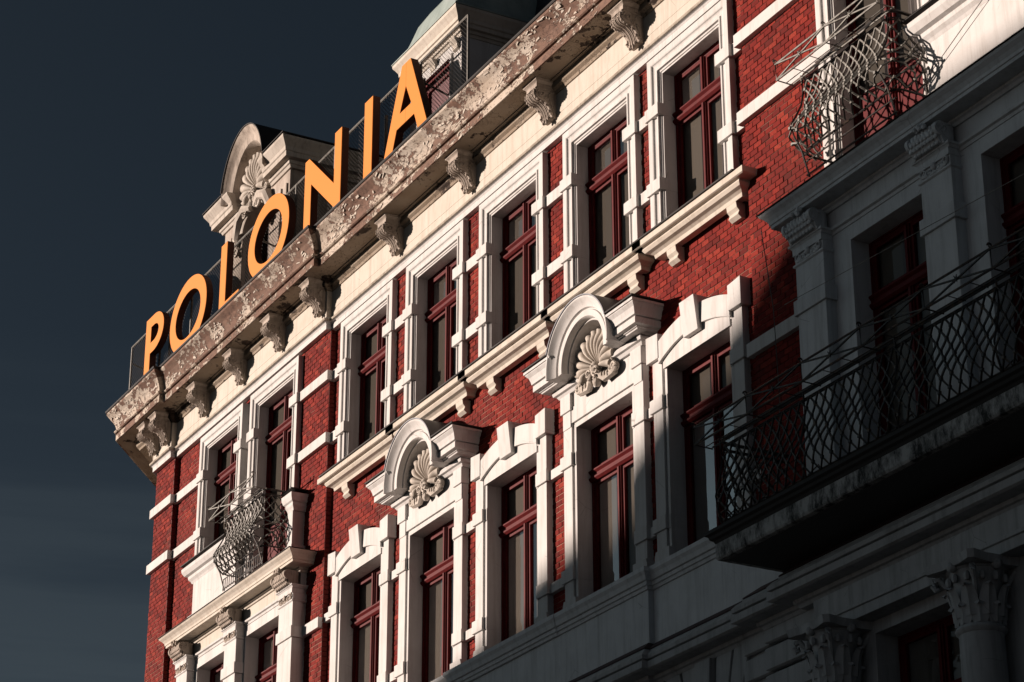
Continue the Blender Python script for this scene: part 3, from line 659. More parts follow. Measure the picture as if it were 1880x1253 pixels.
def bay(f, x_in, side):
    """f maps left-bay x to this bay; side: +1 as measured, -1 mirrored"""
    k = .095
    def rng_(a, b): return tuple(sorted((f(a), f(b))))
    def bx(mb, a, b, *r): a, b = rng_(a, b); return mb.box(a, b, *r)
    # upper openings
    for (c, h, door) in LB_UP:
        hw = h-.285; z0 = 12.66 if door else 13.78
        s = upper_surround(f(c), hw, z0, 15.99, k, door=door)
        window(f(c), hw-.003, z0+.01, 15.99, 15.30, -.24+k, door=door)
    # apron beside the balcony door, its sill and plinth
    for a, b in ((-38.72, -36.80), (-34.66, -34.46)) if side > 0 else ((-38.72, -36.80),):
        p = ob('apron_panel', bx(MB(), a, b, -.1, .215, 12.84, 13.46), 'white', HOUSE, .004)
        ob('apron_plinth', bx(MB(), a-(.14 if a < -38 else 0), b+(.0 if b < -36 else .06), -.1, .245, 12.60, 12.84), 'white', p, .008)
        A, B = rng_(a-(.06 if a < -38 else 0), b+(0 if b < -36 else .03)); q_ = 1 if a < -38 else .55
        ob('apron_sill', MB().sweep([(A, -.1), (A, .215), (B, .215), (B, -.1)], [(q_*u_, z_) for u_, z_ in ((-.1, 13.42), (.0, 13.42), (.02, 13.46), (.055, 13.50), (.06, 13.55), (.11, 13.57), (.15, 13.64), (.155, 13.70), (-.1, 13.75))]), 'white', p, .003)
        ob('sill_flashing', MB().box(A-.17*q_, B+.17*q_, -.08, .215+.17*q_, 13.752, 13.77), 'zinc', p)
    # storey with pilasters
    x0, x1 = rng_(-39.22, -34.30)
    mb = MB()
    for (a, b) in ((-39.22, -38.62), (-37.40, -36.50), (-35.14, -34.30)): bx(mb, a, b, -.3, .10, 8.3, 12.45)
    for (a, b) in ((-38.62, -37.40), (-36.50, -35.14)): bx(mb, a, b, -.3, .10, 11.88, 12.45)
    ob('bay_wall', mb, 'white' if side > 0 else 'shade_white', HOUSE, .004)
    wm = 'white' if side > 0 else 'shade_white'; cm = 'cream' if side > 0 else 'shade_white'  # the right bay, in shade, takes the lightened stucco
    ob('architrave', MB().sweep([(x0, -.1), (x0, .1), (x1, .1), (x1, -.1)], [(-.1, 12.055), (.012, 12.055), (.02, 12.09), (.05, 12.10), (.055, 12.13), (.02, 12.145), (-.1, 12.145)]), wm, HOUSE, .002)
    ob('bay_frieze', MB().box(x0+.004, x1-.004, -.1, .104, 12.145, 12.36), cm, HOUSE)
    bc = ob('bay_cornice', MB().sweep([(x0, -.1), (x0, .1), (x1, .1), (x1, -.1)], [(-.15, 12.35), (.03, 12.35), (.045, 12.385), (.07, 12.395), (.07, 12.42), (.27, 12.42), (.27, 12.46), (.285, 12.465), (.29, 12.50), (.32, 12.54), (.36, 12.575), (.375, 12.60), (-.15, 12.635)]), wm if side < 0 else 'cream', HOUSE, .002)
    ob('flashing', MB().box(x0-.39, x1+.39, -.08, .49, 12.603, 12.613) if False else MB().sweep([(x0, -.1), (x0, .1), (x1, .1), (x1, -.1)], [(-.15, 12.637), (.385, 12.602), (.392, 12.612), (-.15, 12.65)]), 'zinc', bc)
    for (a, b) in ((-39.25, -38.75), (-37.08, -36.57), (-34.81, -34.28)):
        A, B = rng_(a, b)
        p = ob('pilaster', MB().box(A, B, .05, .235, 8.6, 11.87), wm, HOUSE, .006)
        ob('capital_block', MB().box(A-.01, B+.01, .05, .262, 11.995, 12.075).sweep([(A-.02, .0), (A-.02, .255), (B+.02, .255), (B+.02, .0)], [(-.1, 12.075), (.0, 12.075), (.02, 12.10), (.035, 12.105), (.035, 12.13), (-.1, 12.13)]).sweep([(A, .0), (A, .235), (B, .235), (B, .0)], [(-.1, 11.85), (.0, 11.85), (.022, 11.865), (.022, 11.885), (.0, 11.895), (.005, 11.995), (-.1, 11.995)]), wm, p, .002)
        mb = MB(); scale_capital(mb, A, B, .24); ob('capital', mb, 'carve' if side > 0 else 'shade_white', p)
        mb = MB(); rinceau(mb, A, B, .25, 11.945); ob('scroll_relief', mb, 'carve' if side > 0 else 'shade_white', p)
        ob('band_block', MB().box(A-.035, B+.035, .05, .265, 11.27, 11.45), wm, p, .005)
    for (a, b) in ((-38.62, -37.40), (-36.50, -35.14)):
        A, B = rng_(a, b); window((A+B)/2, (B-A)/2, 8.9, 11.88, 11.08, -.24+.10, curt=(side < 0), name='window')
    band(*rng_(-34.28, XB if side > 0 else mir(XR)), 11.28, k, .07) if side > 0 else band(XR-.07, f(-34.28), 11.28, k, .07)
    if side > 0: band(XL-.07, XP+.07, 11.28, .19, .07); band(XP, -39.22, 11.28, .095, .07)
bay(lambda x: x, XB, 1)
bay(mir, XR, -1)

# ------------------------------------------------------------------ balconies of wrought iron
def plan(xa, xb, d0, d1, r):
    """plan line: left side, rounded corner, front, corner, right side; list of (x, d, nx, nd, s)"""
    pts = []
    for i in range(5): pts.append((xa, d0+(d1-r-d0)*i/4, -1, 0))
    for i in range(1, 6): a = math.pi-(math.pi/2)*i/6; pts.append((xa+r+r*math.cos(a), d1-r+r*math.sin(a), math.cos(a), math.sin(a)))
    n = max(6, int((xb-xa)/.25))
    for i in range(n+1): pts.append((xa+r+(xb-xa-2*r)*i/n, d1, 0, 1))
    for i in range(1, 6): a = math.pi/2-(math.pi/2)*i/6; pts.append((xb-r+r*math.cos(a), d1-r+r*math.sin(a), math.cos(a), math.sin(a)))
    for i in range(5): pts.append((xb, d1-r-(d1-r-d0)*i/4, 1, 0))
    out = []; s = 0
    for i, p in enumerate(pts):
        if i: s += math.hypot(p[0]-pts[i-1][0], p[1]-pts[i-1][1])
        out.append((*p, s))
    return out
def at(pl, s):
    if s <= 0: return pl[0]
    for a, b in zip(pl, pl[1:]):
        if s <= b[4]:
            t = (s-a[4])/max(b[4]-a[4], 1e-6); return tuple(a[i]+(b[i]-a[i])*t for i in range(4))+(s,)
    return pl[-1]
def belly(v, amp=.19): return .03+amp*math.exp(-((v-.27)/.22)**2)-.025*math.exp(-((v-.80)/.16)**2)
def railing(xa, xb, d0, d1, z0, z1, step, lean, col_, basket, name, rad=.0125):
    amp = .19 if basket == 'small' else .085
    pl = plan(xa, xb, d0, d1, .10); Ltot = pl[-1][4]; H = z1-z0
    root = ob(name, (lambda m_: [m_.tube([(p[0]+p[2]*o, p[1]+p[3]*o, z) for p in pl], r, 6) for z, r, o in ((z1, .02, .02), (z1-.075, .009, .01), (z0+H*.90, .010, .005), (z0, .013, .03))] and m_)(MB()), 'iron', HOUSE)
    def P(s, v):
        p = at(pl, s); o = belly(v, amp); return (p[0]+p[2]*o, p[1]+p[3]*o, z0+H*.90*v)
    lat = MB()
    n = int((Ltot+lean)/step)+2
    for sg in (1, -1):
        for i in range(-2, n+1):
            pts = []
            for j in range(13):
                v = j/12; s = (i*step-lean*.5+lean*v) if sg > 0 else (i*step+lean*.5-lean*v)
                if -.001 <= s <= Ltot: pts.append(P(s, v))
            if len(pts) > 2: lat.tube(pts, rad, 4, False)
    # clasps where bars cross
    for i in range(-3, n+3):
        for k_ in range(-40, 41):
            v = (lean-k_*step)/(2*lean)
            if .02 < v < .98:
                s = i*step-lean*.5+lean*v
                if 0 < s < Ltot: c = P(s, v); q_ = rad*1.25; lat.box(c[0]-q_, c[0]+q_, c[1]-q_, c[1]+q_, c[2]-q_, c[2]+q_)
    ob('lattice', lat, col_, root)
    s = .0
    ns = max(1, int(round((xb-xa)/1.75)))
    for i in range(ns+1):
        x = xa+.03+(xb-xa-.06)*i/ns
        m_ = MB(); m_.tube([(x, d1-.015, z0-.30 if basket == 'small' else z0-.06)]+[(x, d1+.01+belly(v, amp)*.9, z0+H*v) for v in (0, .15, .3, .45, .6, .75, .9, 1)], .012, 5)
        m_.tube([(x, d1+.02, z0+.02), (x, d1-.12, z0+.16), (x, d1-.16, z0+.10)], .008, 5)
        ob('post', m_, 'iron', root)
    # flower-box frame in front of the handrail
    bb = MB(); do = d1+.27; zt, zl = z1+.155, z1-.045; L0, L1 = xa-.12, xb+.12
    bb.tube([(L0, do, zt), (L1, do, zt)], .013, 5); bb.tube([(L0, do-.01, zl), (L1, do-.01, zl)], .013, 5)
    bb.tube([(L0, d1+.03, z1-.03), (L1, d1+.03, z1-.03)], .011, 5); bb.tube([(L0, d1+.14, z1-.055), (L1, d1+.14, z1-.055)], .006, 5)
    nb = max(2, int(round((L1-L0)/1.0))); w = (L1-L0)/nb
    for i in range(nb+1):
        x = L0+w*i
        bb.tube([(x, do, zt), (x, do-.01, zl), (x, d1+.03, z1-.05)], .009, 5); bb.spiral((x, do+.0, zt+.03), .03, .01, 1.2, .010, 'x', 14)
        if i < nb:
            bb.tube([(x, do, zt), (x+w, do-.01, zl)], .011, 4); bb.tube([(x, do-.01, zl), (x+w, do, zt)], .011, 4)
            for a in range(0, 360, 60): bb.tube([(x+w/2, do+.005, (zt+zl)/2), (x+w/2+.045*math.cos(R(a)), do+.012, (zt+zl)/2+.045*math.sin(R(a)))], [.012, .004], 4)
            for q in (.33, .66): bb.tube([(x+w*q, do-.01, zl), (x+w*q, d1+.03, z1-.05)], .005, 4)
    ob('flower_box_frame', bb, col_, root)
    if basket == 'small':
        low_ = MB(); bars = xa < -30
        low_.tube([(xa, d1, z0-.27), (xb, d1, z0-.27)], .012, 5)
        nn = int((xb-xa)/.085)
        for i in range(nn+1 if bars else 0): low_.box(xa+(xb-xa)*i/nn-.006, xa+(xb-xa)*i/nn+.006, d1-.006, d1+.006, z0-.30, z0-.10)
        low_.tube([(xa, d1, z0-.10), (xb, d1, z0-.10)], .010, 5)
        ob('kick_grille', low_, 'iron', root)
    return root
railing(-36.60, -34.95, .10, .50, 12.93, 13.90, .142, .72, 'ironlight', 'small', 'balcony_railing')
railing(mir(-34.95), mir(-36.60), .10, .50, 12.93, 13.90, .142, .72, 'ironlight', 'small', 'balcony_railing')
# big balcony of the right bay: slab, moulded edge, railing
BX0, BX1 = -21.02, -12.5
sb_ = ob('balcony_slab', MB().sweep([(BX0, .0), (BX0, .98), (BX1, .98)], [(-.9, 8.47), (.0, 8.47), (.03, 8.475), (.045, 8.50), (.045, 8.66), (-.9, 8.66)]), 'concrete', HOUSE, .004)
ob('slab_moulding', MB().sweep([(BX0, .0), (BX0, .98), (BX1, .98)], [(-.9, 8.661), (.045, 8.661), (.06, 8.69), (.09, 8.71), (.10, 8.74), (.13, 8.76), (.13, 8.80), (-.9, 8.805)]), 'zinc', sb_, .003)
ob('slab_soffit', MB().box(BX0+.06, BX1, .0, .95, 8.462, 8.469), 'dark_tone', sb_)
railing(-20.92, -13.0, .10, 1.00, 8.86, 9.80, .160, .62, 'iron', 'big', 'balcony_railing', .0125)

# ------------------------------------------------------------------ columns under the big balcony
def column(cx, cdp):
    root = ob('column', MB().lathe(cx, cdp, [(.0, 6.92), (.215, 6.92), (.24, 6.90), (.25, 6.875), (.24, 6.85), (.215, 6.83), (.217, 6.6), (.22, 6.2), (.235, 5.95), (.235, 5.90), (.26, 5.87), (.26, 5.2), (.26, 4)], 28), 'lowdark', HOUSE)
    mb = MB(); mb.lathe(cx, cdp, [(.20, 6.90), (.205, 7.1), (.22, 7.28), (.27, 7.44), (.30, 7.46), (0, 7.46)], 24)
    for row, (zb, h, n, r0, out) in enumerate(((6.91, .24, 9, .212, .06), (6.98, .36, 9, .222, .075))):
        for i in range(n):
            a = 2*math.pi*(i+.5*row)/n; ca, sa = math.cos(a), math.sin(a); vs = []
            for j in range(7):
                q = j/6; w = .075*math.sin(math.pi*(.25+.68*q))+.012; rr = r0+.02+out*q**3+(.03*q if row else 0); z = zb+h*min(q, .93)-(.05 if q > .95 else 0)
                for s in (-1, -.5, 0, .5, 1):
                    r2 = rr+(.016 if s == 0 else -.012*abs(s)); vs.append((cx+ca*r2-sa*w*s, cdp+sa*r2+ca*w*s, z-.02*abs(s)*q))
            mb.add(vs, [(j*5+i_, j*5+i_+1, (j+1)*5+i_+1, (j+1)*5+i_) for j in range(6) for i_ in range(4)], True)
    for a in (45, 135, 225, 315):
        ca, sa = math.cos(R(a)), math.sin(R(a))
        pts = [(cx+ca*r_, cdp+sa*r_, z) for r_, z in ((.22, 7.05), (.24, 7.2), (.29, 7.33), (.36, 7.42), (.41, 7.41), (.425, 7.36), (.40, 7.315), (.37, 7.33), (.375, 7.365))]
        mb.tube(pts, [.02, .022, .026, .032, .034, .032, .026, .02, .014], 6)
    for a in (0, 90, 180, 270): mb.ball((cx+.30*math.cos(R(a)), cdp+.30*math.sin(R(a)), 7.47), .055, 1, 1, 1)
    for a in range(0, 360, 30): mb.ball((cx+.275*math.cos(R(a)), cdp+.275*math.sin(R(a)), 7.36), .035, 1, 1, 1.4, 6, 5)
    ob('capital', mb, 'lowdark', root)
    pl_ = []
    for q in range(4):
        a0 = 45+90*q
        for a in (-4, 4): pl_.append((cx+.475*math.cos(R(a0+a)), .475*math.sin(R(a0+a))))
        for t_ in (.25, .5, .75):
            aa = a0+4+82*t_; rr = .335/max(abs(math.cos(R((aa % 90)-45+0))), .2) if False else .36-.035*math.sin(math.pi*t_)
            pl_.append((cx+rr*math.cos(R(aa)), rr*math.sin(R(aa))))
    ab = MB(); n = len(pl_); vs = [(x, cdp+y, 7.47) for x, y in pl_]+[(cx+(x-cx)*1.05, cdp+y*1.05, 7.55) for x, y in pl_]
    ab.add(vs, [list(range(n)), list(range(n, 2*n))]+[[i, (i+1) % n, n+(i+1) % n, n+i] for i in range(n)]); ob('abacus', ab, 'lowdark', root)
    fl = MB()
    for i in range(20):
        a = 2*math.pi*i/20; fl.tube([(cx+.255*math.cos(a), cdp+.255*math.sin(a), 5.82), (cx+.262*math.cos(a), cdp+.262*math.sin(a), 4.4)], .022, 5)
    ob('fluting', fl, 'lowdark', root)
    return root
for x in (-20.0, -17.66, -15.3): column(x, .30)
ob('column_entablature', MB().sweep([(-20.34, -.1), (-20.34, .28), (-12.5, .28)], [(-.3, 7.552), (.0, 7.552), (.005, 7.66), (.03, 7.665), (.03, 7.70), (.01, 7.71), (.01, 7.93), (-.3, 7.93)]), 'lowdark', HOUSE, .003)
for c in (-18.92, -16.45):
    window(c, .70, 4.6, 7.42, 6.55, -.22, curt=False)

# ------------------------------------------------------------------ roof, dormers
ob('mansard_roof', MB().prismx([(-.6, 17.7), (-.62, 17.9), (-1.7, 21.6), (-7, 22.4), (-9, 17.7)], -30.4, XE), 'slate', HOUSE)
ob('roof', MB().prismx([(-.4, 17.75), (-5, 19.2), (-9, 17.75)], -41.2, -30.4), 'slate', HOUSE)
# dormer with broken round pediment and shell (over the left bay)
dc = -37.03; dk = .03
d1 = ob('dormer', MB().box(dc-1.48, dc-.62, -2.2, dk, 17.72, 20.35).box(dc+.62, dc+1.48, -2.2, dk, 17.72, 20.35).box(dc-.62, dc+.62, -2.2, -.35, 17.72, 20.35).prism([(dc-.62, 19.75)]+[(dc+.62*math.cos(R(a)), 19.75+.52*math.sin(R(a))) for a in range(165, 14, -15)]+[(dc+.62, 19.75), (dc+.64, 20.36), (dc-.64, 20.36)], -.4, dk-.004), 'carve', HOUSE, .004)
dp = [(-.1, 20.14), (.03, 20.14), (.05, 20.19), (.075, 20.20), (.085, 20.26), (.19, 20.265), (.195, 20.35), (.215, 20.365), (.225, 20.43), (.27, 20.50), (.31, 20.56), (.32, 20.60), (-.1, 20.62)]
for sd in (-1, 1):
    a, b = sorted((dc+sd*.70, dc+sd*1.52))
    path = [(a, -2.2), (a, dk), (b, dk)] if sd < 0 else [(a, dk), (b, dk), (b, -2.2)]
    e = ob('pediment_cornice', MB().sweep(path, dp), 'shellmat', d1, .003)
    ca, cb = (a-.335, dc-.96) if sd < 0 else (dc+.96, b+.335)
    ob('flashing', MB().box(ca, cb, -2.2, dk+.335, 20.622, 20.64), 'zinc', e)
pa = [(-.16, -.3), (-.15, .10), (-.11, .19), (-.10, .195), (-.02, .21), (.01, .225), (.06, .27), (.10, .31), (.12, .32), (.12, -1.6), (-.16, -1.6)]
ha = ob('hood_arch', MB().arc(dc, 20.42, .84, sh(pa, dk+.008), R(0), R(180), 34, True, 1.0, 1.2), 'carve', d1)
ob('hood_cover', MB().arc(dc, 20.42, .84, [(.122, -1.6), (.122, dk+.345), (.14, dk+.345), (.14, -1.6)], R(12), R(168), 34, True, 1.0, 1.2), 'zinc', ha)
ob('tympanum', MB().prism([(dc+.72*math.cos(R(a)), 20.30+.98*math.sin(R(a))) for a in range(0, 181, 10)], -.3, -.02), 'carve', d1)
sb2 = MB(); shell(sb2, dc, .0, 20.42, .66, 13, .20, 1.1); ob('shell_ornament', sb2, 'shellmat', d1)
sb2 = MB()
for s in (-1, 1):
    sb2.tube([(dc+s*.10, .10, 20.05), (dc+s*.35, .12, 20.12), (dc+s*.62, .10, 20.02), (dc+s*.78, .07, 19.7), (dc+s*.74, .06, 19.4)], [.06, .10, .11, .09, .05], 8)
    sb2.spiral((dc+s*.72, .1, 19.45), .11, .02, 1.4, .035, 'z', 22, s); sb2.spiral((dc+s*.30, .14, 20.0), .10, .02, 1.3, .03, 'z', 20, -s)
sb2.arc(dc, 19.72, .58, [(-.04, -.3), (-.04, .07), (0, .09), (.06, .09), (.08, .05), (.08, -.3)], R(5), R(175), 26, True, 1.0, .62)
ob('scroll_ornament', sb2, 'shellmat', d1)
for s in (-1, 1):
    ob('side_moulding', MB().box(dc+s*1.1, dc+s*1.15, dk, dk+.03, 18.0, 19.9).box(dc+s*1.36, dc+s*1.4, dk, dk+.03, 18.0, 19.9), 'carve', d1, .004)
dw = ob('dormer_window', MB().uframe(dc-.6, dc+.6, 17.8, 20.15, [(0, -.34), (0, -.24), (-.09, -.24), (-.09, -.34)]).box(dc-.04, dc+.04, -.34, -.23, 17.8, 20.1), 'darkred', d1)
ob('pane', MB().box(dc-.55, dc+.55, -.36, -.33, 17.8, 20.1), mat('dark_glass', (.01, .01, .012), .08, 0, .6), dw)
# dormer with copper bell roof (over the second window)
ec = -30.02; ek = -.02
d2 = ob('dormer', MB().box(ec-.88, ec-.53, -1.9, ek, 17.72, 19.6).box(ec+.53, ec+.88, -1.9, ek, 17.72, 19.6).box(ec-.53, ec+.53, -1.9, -.2, 17.72, 19.6).box(ec-.53, ec+.53, -.25, ek-.002, 19.28, 19.6), 'white', HOUSE, .004)
EP = [(ec-.88, -1.9), (ec-.88, ek), (ec+.88, ek), (ec+.88, -1.9)]
ob('dormer_cornice', MB().sweep(EP, [(-.1, 19.50), (.015, 19.50), (.03, 19.545), (.06, 19.55), (.06, 19.60), (.115, 19.605), (.12, 19.67), (.145, 19.68), (.15, 19.74), (.185, 19.80), (.22, 19.85), (.225, 19.90), (-.3, 19.92)]), 'cream', d2, .003)
rp = [(.235, 19.905), (.235, 19.925), (.15, 20.02), (.06, 20.13), (.0, 20.30), (-.08, 20.55), (-.22, 20.78), (-.45, 20.92), (-.78, 21.0)]
ob('copper_roof', MB().sweep([(ec-.88, -3), (ec-.88, ek), (ec+.88, ek), (ec+.88, -3)], rp+[(-.78, 19.9)], True, True), 'copper', d2)
for x in (-.82, -.09, .66):
    ob('cornice_bracket', MB().prismx([(ek, 19.30), (ek+.045, 19.32), (ek+.05, 19.40), (ek+.10, 19.47), (ek+.10, 19.495), (ek, 19.497)], ec+x, ec+x+.16), 'cream', d2, .004)
ob('arch_moulding', MB().uframe(ec-.53, ec+.53, 17.75, 19.28, [(0, -.2), (0, ek+.03), (.06, ek+.03), (.06, ek)]), 'white', d2, .003)
dw = ob('dormer_window', MB().uframe(ec-.53, ec+.53, 17.75, 19.28, [(0, -.19), (0, -.05), (-.06, -.05), (-.06, -.08), (-.14, -.10), (-.14, -.19)]), 'redbox', d2, .003)
ob('shutter_panel', MB().box(ec-.42, ec+.42, -.17, -.14, 17.75, 19.17), mat('mauve_window_board', (.16, .055, .06), .5), dw)
# side cornice scrap of the far facade
ob('side_sill', MB().prismx([(-.9, 11.95), (-.2, 11.95), (-.2, 12.03), (-.9, 12.05)], XL-.28, XL), 'carve', HOUSE)

# ------------------------------------------------------------------ sign letters
ZB, ZT = 17.83, 19.26; LD = .55; LT = .13
def ell(cx, cz, rx, rz, n=48, a0=0, a1=2*math.pi, end=False):
    k_ = n+1 if end else n
    return [(cx+rx*math.cos(a0+(a1-a0)*i/n), cz+rz*math.sin(a0+(a1-a0)*i/n)) for i in range(k_)]
def ring_mesh(mb, outer, inner, d0, d1):
    n = len(outer); vs = [(x, d0, z) for x, z in outer]+[(x, d0, z) for x, z in inner]+[(x, d1, z) for x, z in outer]+[(x, d1, z) for x, z in inner]; fs = []
    for i in range(n):
        j = (i+1) % n; fs += [(i, j, n+j, n+i), (2*n+i, 2*n+j, 3*n+j, 3*n+i), (i, j, 2*n+j, 2*n+i), (n+i, n+j, 3*n+j, 3*n+i)]
    mb.add(vs, fs)
def letter(ch, x0, x1, label):
    root = bpy.data.objects.new('sign_letter', None); COL.objects.link(root); root.location = ((x0+x1)/2, -(LD-.08), ZB-.03)
    inv = Matrix.Translation((-(x0+x1)/2, LD-.08, -ZB+.03))
    def parts(d0, d1):
        mb = MB(); st = .275; H = ZT-ZB
        if ch == 'O':
            cx, cz = (x0+x1)/2, (ZB+ZT)/2; ring_mesh(mb, ell(cx, cz, (x1-x0)/2, H/2+.01), ell(cx, cz, (x1-x0)/2-.285, H/2-.255), d0, d1)
        elif ch == 'P':
            cz = ZT-.385; rx = x1-x0-.42; out = [(x0+st, cz-.385)]+[(x0+.42+rx*math.sin(R(a)), cz-.385*math.cos(R(a))) for a in range(0, 181, 10)]
            ring_o = [(x0+st-.002, cz-.385)]+[(x0+.42+rx*math.sin(R(a)), cz-.385*math.cos(R(a))) for a in range(0, 181, 9)]+[(x0+st-.002, ZT)]
            ring_i = [(x0+st-.002, cz-.165)]+[(x0+.42+(rx-.265)*math.sin(R(a)), cz-.165*math.cos(R(a))) for a in range(0, 181, 9)]+[(x0+st-.002, cz+.165)]
            n = len(ring_o)
            vs = [(x, d, z) for d in (d0, d1) for L_ in (ring_o, ring_i) for x, z in L_]; fs = []
            for i in range(n-1): fs += [(i, i+1, n+i+1, n+i), (2*n+i, 2*n+i+1, 3*n+i+1, 3*n+i), (i, i+1, 2*n+i+1, 2*n+i), (n+i, n+i+1, 3*n+i+1, 3*n+i)]
            mb.add(vs, fs); mb.box(x0, x0+st, d0, d1, ZB, ZT)
        elif ch == 'L':
            mb.prism([(x0, ZB), (x1, ZB), (x1, ZB+.24), (x0+st, ZB+.24), (x0+st, ZT), (x0, ZT)], d0, d1)
        elif ch == 'I': mb.box(x0, x1, d0, d1, ZB, ZT)
        elif ch == 'N':
            mb.prism([(x0, ZB), (x0+st-.01, ZB), (x0+st-.01, ZT-.52), (x1-.16, ZB), (x1, ZB), (x1, ZT), (x1-st+.01, ZT), (x1-st+.01, ZB+.52), (x0+.16, ZT), (x0, ZT)], d0, d1)
        elif ch == 'A':
            m_ = (x0+x1)/2+.0; hw = .15
            def lx(z): return m_-hw-((m_-hw-x0))*(ZT-z)/H
            t = .30
            # left leg, right leg, bar as one outline with a hole cut as two halves
            zi = ZB+.62; zj = ZB+.38; za = ZT-.42
            mb.prism([(x0, ZB), (x0+t, ZB), (lx(zj)+t, zj), (m_, zj), (m_, zi), (lx(zi)+t, zi), (m_, za), (m_, ZT), (m_-hw, ZT)], d0, d1)
            X = lambda x: 2*m_-x
            mb.prism([(X(x0), ZB), (X(x0+t), ZB), (X(lx(zj)+t), zj), (m_, zj), (m_, zi), (X(lx(zi)+t), zi), (m_, za), (m_, ZT), (X(m_-hw), ZT)], d0, d1)
        return mb
    f = ob('letter_face', parts(LD-.015, LD), 'orange', root, .004); f.matrix_parent_inverse = inv
    b = ob('letter_return', parts(LD-LT, LD-.0152), 'orangeside', root); b.matrix_parent_inverse = inv
    st_ = ob('letter_bracket', MB().box((x0+x1)/2-.1, (x0+x1)/2-.06, LD-LT-.22, LD-LT, ZB+.2, ZB+.24).box((x0+x1)/2-.1, (x0+x1)/2-.06, LD-LT-.24, LD-LT-.2, 17.74, 19.1), 'iron', root); st_.matrix_parent_inverse = inv
    tag(root, label, 'sign letter', 'orange rooftop sign letters')
letter('P', -41.04, -40.10, 'orange block letter P standing at the left end of the rooftop sign')
letter('O', -39.74, -37.95, 'orange round letter O between the P and the L on the roof edge')
letter('L', -37.32, -36.42, 'orange block letter L between the two round letters on the roof edge')
letter('O', -36.05, -34.30, 'orange round letter O between the L and the N, in front of the shell dormer')
letter('N', -33.68, -32.24, 'orange block letter N on the roof edge just right of the shell dormer')
letter('I', -31.38, -31.08, 'orange block letter I, a single upright bar between N and A')
letter('A', -30.66, -29.13, 'orange block letter A at the right end of the sign before the copper dormer')

# ------------------------------------------------------------------ mesh fence behind the letters
fx0, fx1, fd, fz0, fz1 = -42.40, -28.25, .33, 17.78, 19.29
fn = bpy.data.objects.new('mesh_fence', None); COL.objects.link(fn); fn.location = ((fx0+fx1)/2, -fd, fz0)
tag(fn, 'rusty chain-link fence on tubular frame along the roof edge behind the orange letters', 'fence')
finv = Matrix.Translation((-(fx0+fx1)/2, fd, -fz0))
nP = 9
for i in range(nP+1):
    x = fx0+(fx1-fx0)*i/nP; mb = MB().tube([(x, fd, fz0-.02), (x, fd, fz1)], .021, 6)
    if i in (0, nP-1, 4): mb.tube([(x, fd, 18.95), (x, fd-.75, 18.75)], .018, 6); mb.tube([(x, fd-.72, 17.75), (x, fd-.72, 19.0)], .018, 6)
    o = ob('post', mb, 'ironlight', fn); o.matrix_parent_inverse = finv
o = ob('rail', MB().tube([(fx0, fd, fz1), (fx1, fd, fz1)], .02, 6), 'ironlight', fn); o.matrix_parent_inverse = finv
mb = MB(); Hh = fz1-fz0; st = .075; n = int((fx1-fx0+Hh)/st)
for i in range(n):
    for sg in (1, -1):
        xa = fx0-Hh+i*st if sg > 0 else fx0+i*st
        a, b = (xa, fz0), (xa+sg*Hh, fz1)
        t0 = max(0, (fx0-a[0])/(b[0]-a[0]) if sg > 0 else (fx1-a[0])/(b[0]-a[0])); t1 = min(1, (fx1-a[0])/(b[0]-a[0]) if sg > 0 else (fx0-a[0])/(b[0]-a[0]))
        if t1 > t0+.02: mb.tube([(a[0]+(b[0]-a[0])*t0, fd, fz0+Hh*t0), (a[0]+(b[0]-a[0])*t1, fd, fz0+Hh*t1)], .0034, 3, False)
o = ob('wire_mesh', mb, 'iron', fn); o.matrix_parent_inverse = finv; o['kind'] = 'stuff'

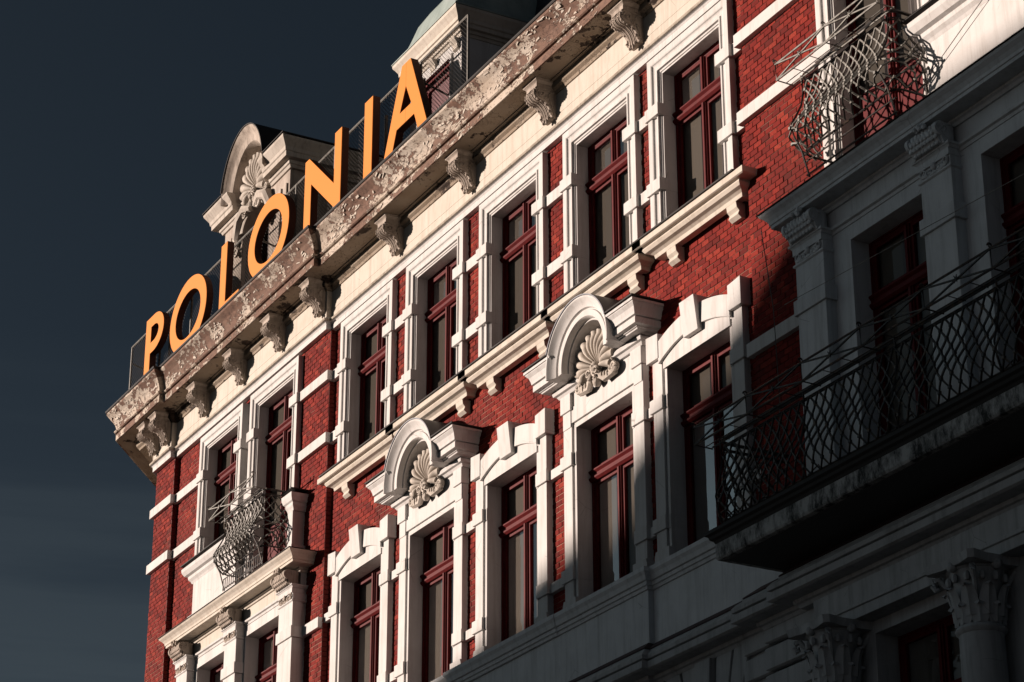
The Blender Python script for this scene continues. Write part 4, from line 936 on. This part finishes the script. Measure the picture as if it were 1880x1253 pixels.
# ------------------------------------------------------------------ cables
def cable(pts, label, r=.006, cm_='wire'):
    mb = MB(); P = []
    for a, b in zip(pts, pts[1:]):
        for i in range(10):
            t = i/10; P.append(tuple(a[j]+(b[j]-a[j])*t for j in range(3)))
    P.append(pts[-1]); mb.tube(P, r, 5); o = ob('cable', mb, cm_); tag(o, label, 'cable', 'thin cables on the facade')
cable([(-20.9, .35, 12.50), (-20.95, .2, 11.6), (-21.05, .10, 10.5), (-21.1, .12, 9.6)], 'thin cable hanging down the brick beside the right bay pilaster')
cable([(-20.66, .25, 11.50), (-15.12, 1.5, 10.30), (-11.0, 2.43, 9.41)], 'thin pale span wire crossing in front of the right bay windows', .004, 'ironlight')
cable([(-17.9, .26, 13.0), (-16.5, .27, 13.6), (-15, .27, 14.4)], 'thin cable slanting over the lit white apron at top right', .005)

# ------------------------------------------------------------------ house across the square whose shadow climbs the right part
OB = bpy.data.objects.new('town_house', None); COL.objects.link(OB); OB.location = (-35, -48, -1.65)
tag(OB, 'plain grey rendered town house across the square with hipped roof', 'building')
oinv = Matrix.Translation((35, 48, 1.65))
def shade_pt(x, z, y):        # point on plane y from which the sun's ray reaches the wall at (x, z)
    t = (-y)/(-to_sun.y); return (x+to_sun.x*t, z+to_sun.z*t)
YO = -42.0
edge = [shade_pt(x, z, YO) for x, z in ((-36.0, 8.2), (-28.9, 9.5), (-26.85, 10.1), (-25.2, 10.45), (-23.7, 11.35), (-21.96, 11.9), (-21.2, 12.4), (-20.2, 12.75), (-16.0, 12.85), (-9.0, 12.9))]
xl = edge[0][0]; xr_ = edge[-1][0]
eave = edge[0][1]
poly = [(xl, -1.7), (xr_, -1.7), (xr_, edge[-1][1])]+edge[::-1]
o = ob('wall', MB().prism(poly, -YO, -YO+12), 'greywall', OB); o.matrix_parent_inverse = oinv
for i in range(9):
    for z in (2.5, 6.2, 9.8):
        w_ = MB().box(xl+3+i*5.2, xl+4.3+i*5.2, -YO-.04, -YO+.05, z, z+2.1); o = ob('window', w_, mat('town_house_glass', (.02, .02, .025), .1) if i+z < 2.6 else bpy.data.materials['town_house_glass'] if 'town_house_glass' in bpy.data.materials else 'zinc', OB); o.matrix_parent_inverse = oinv
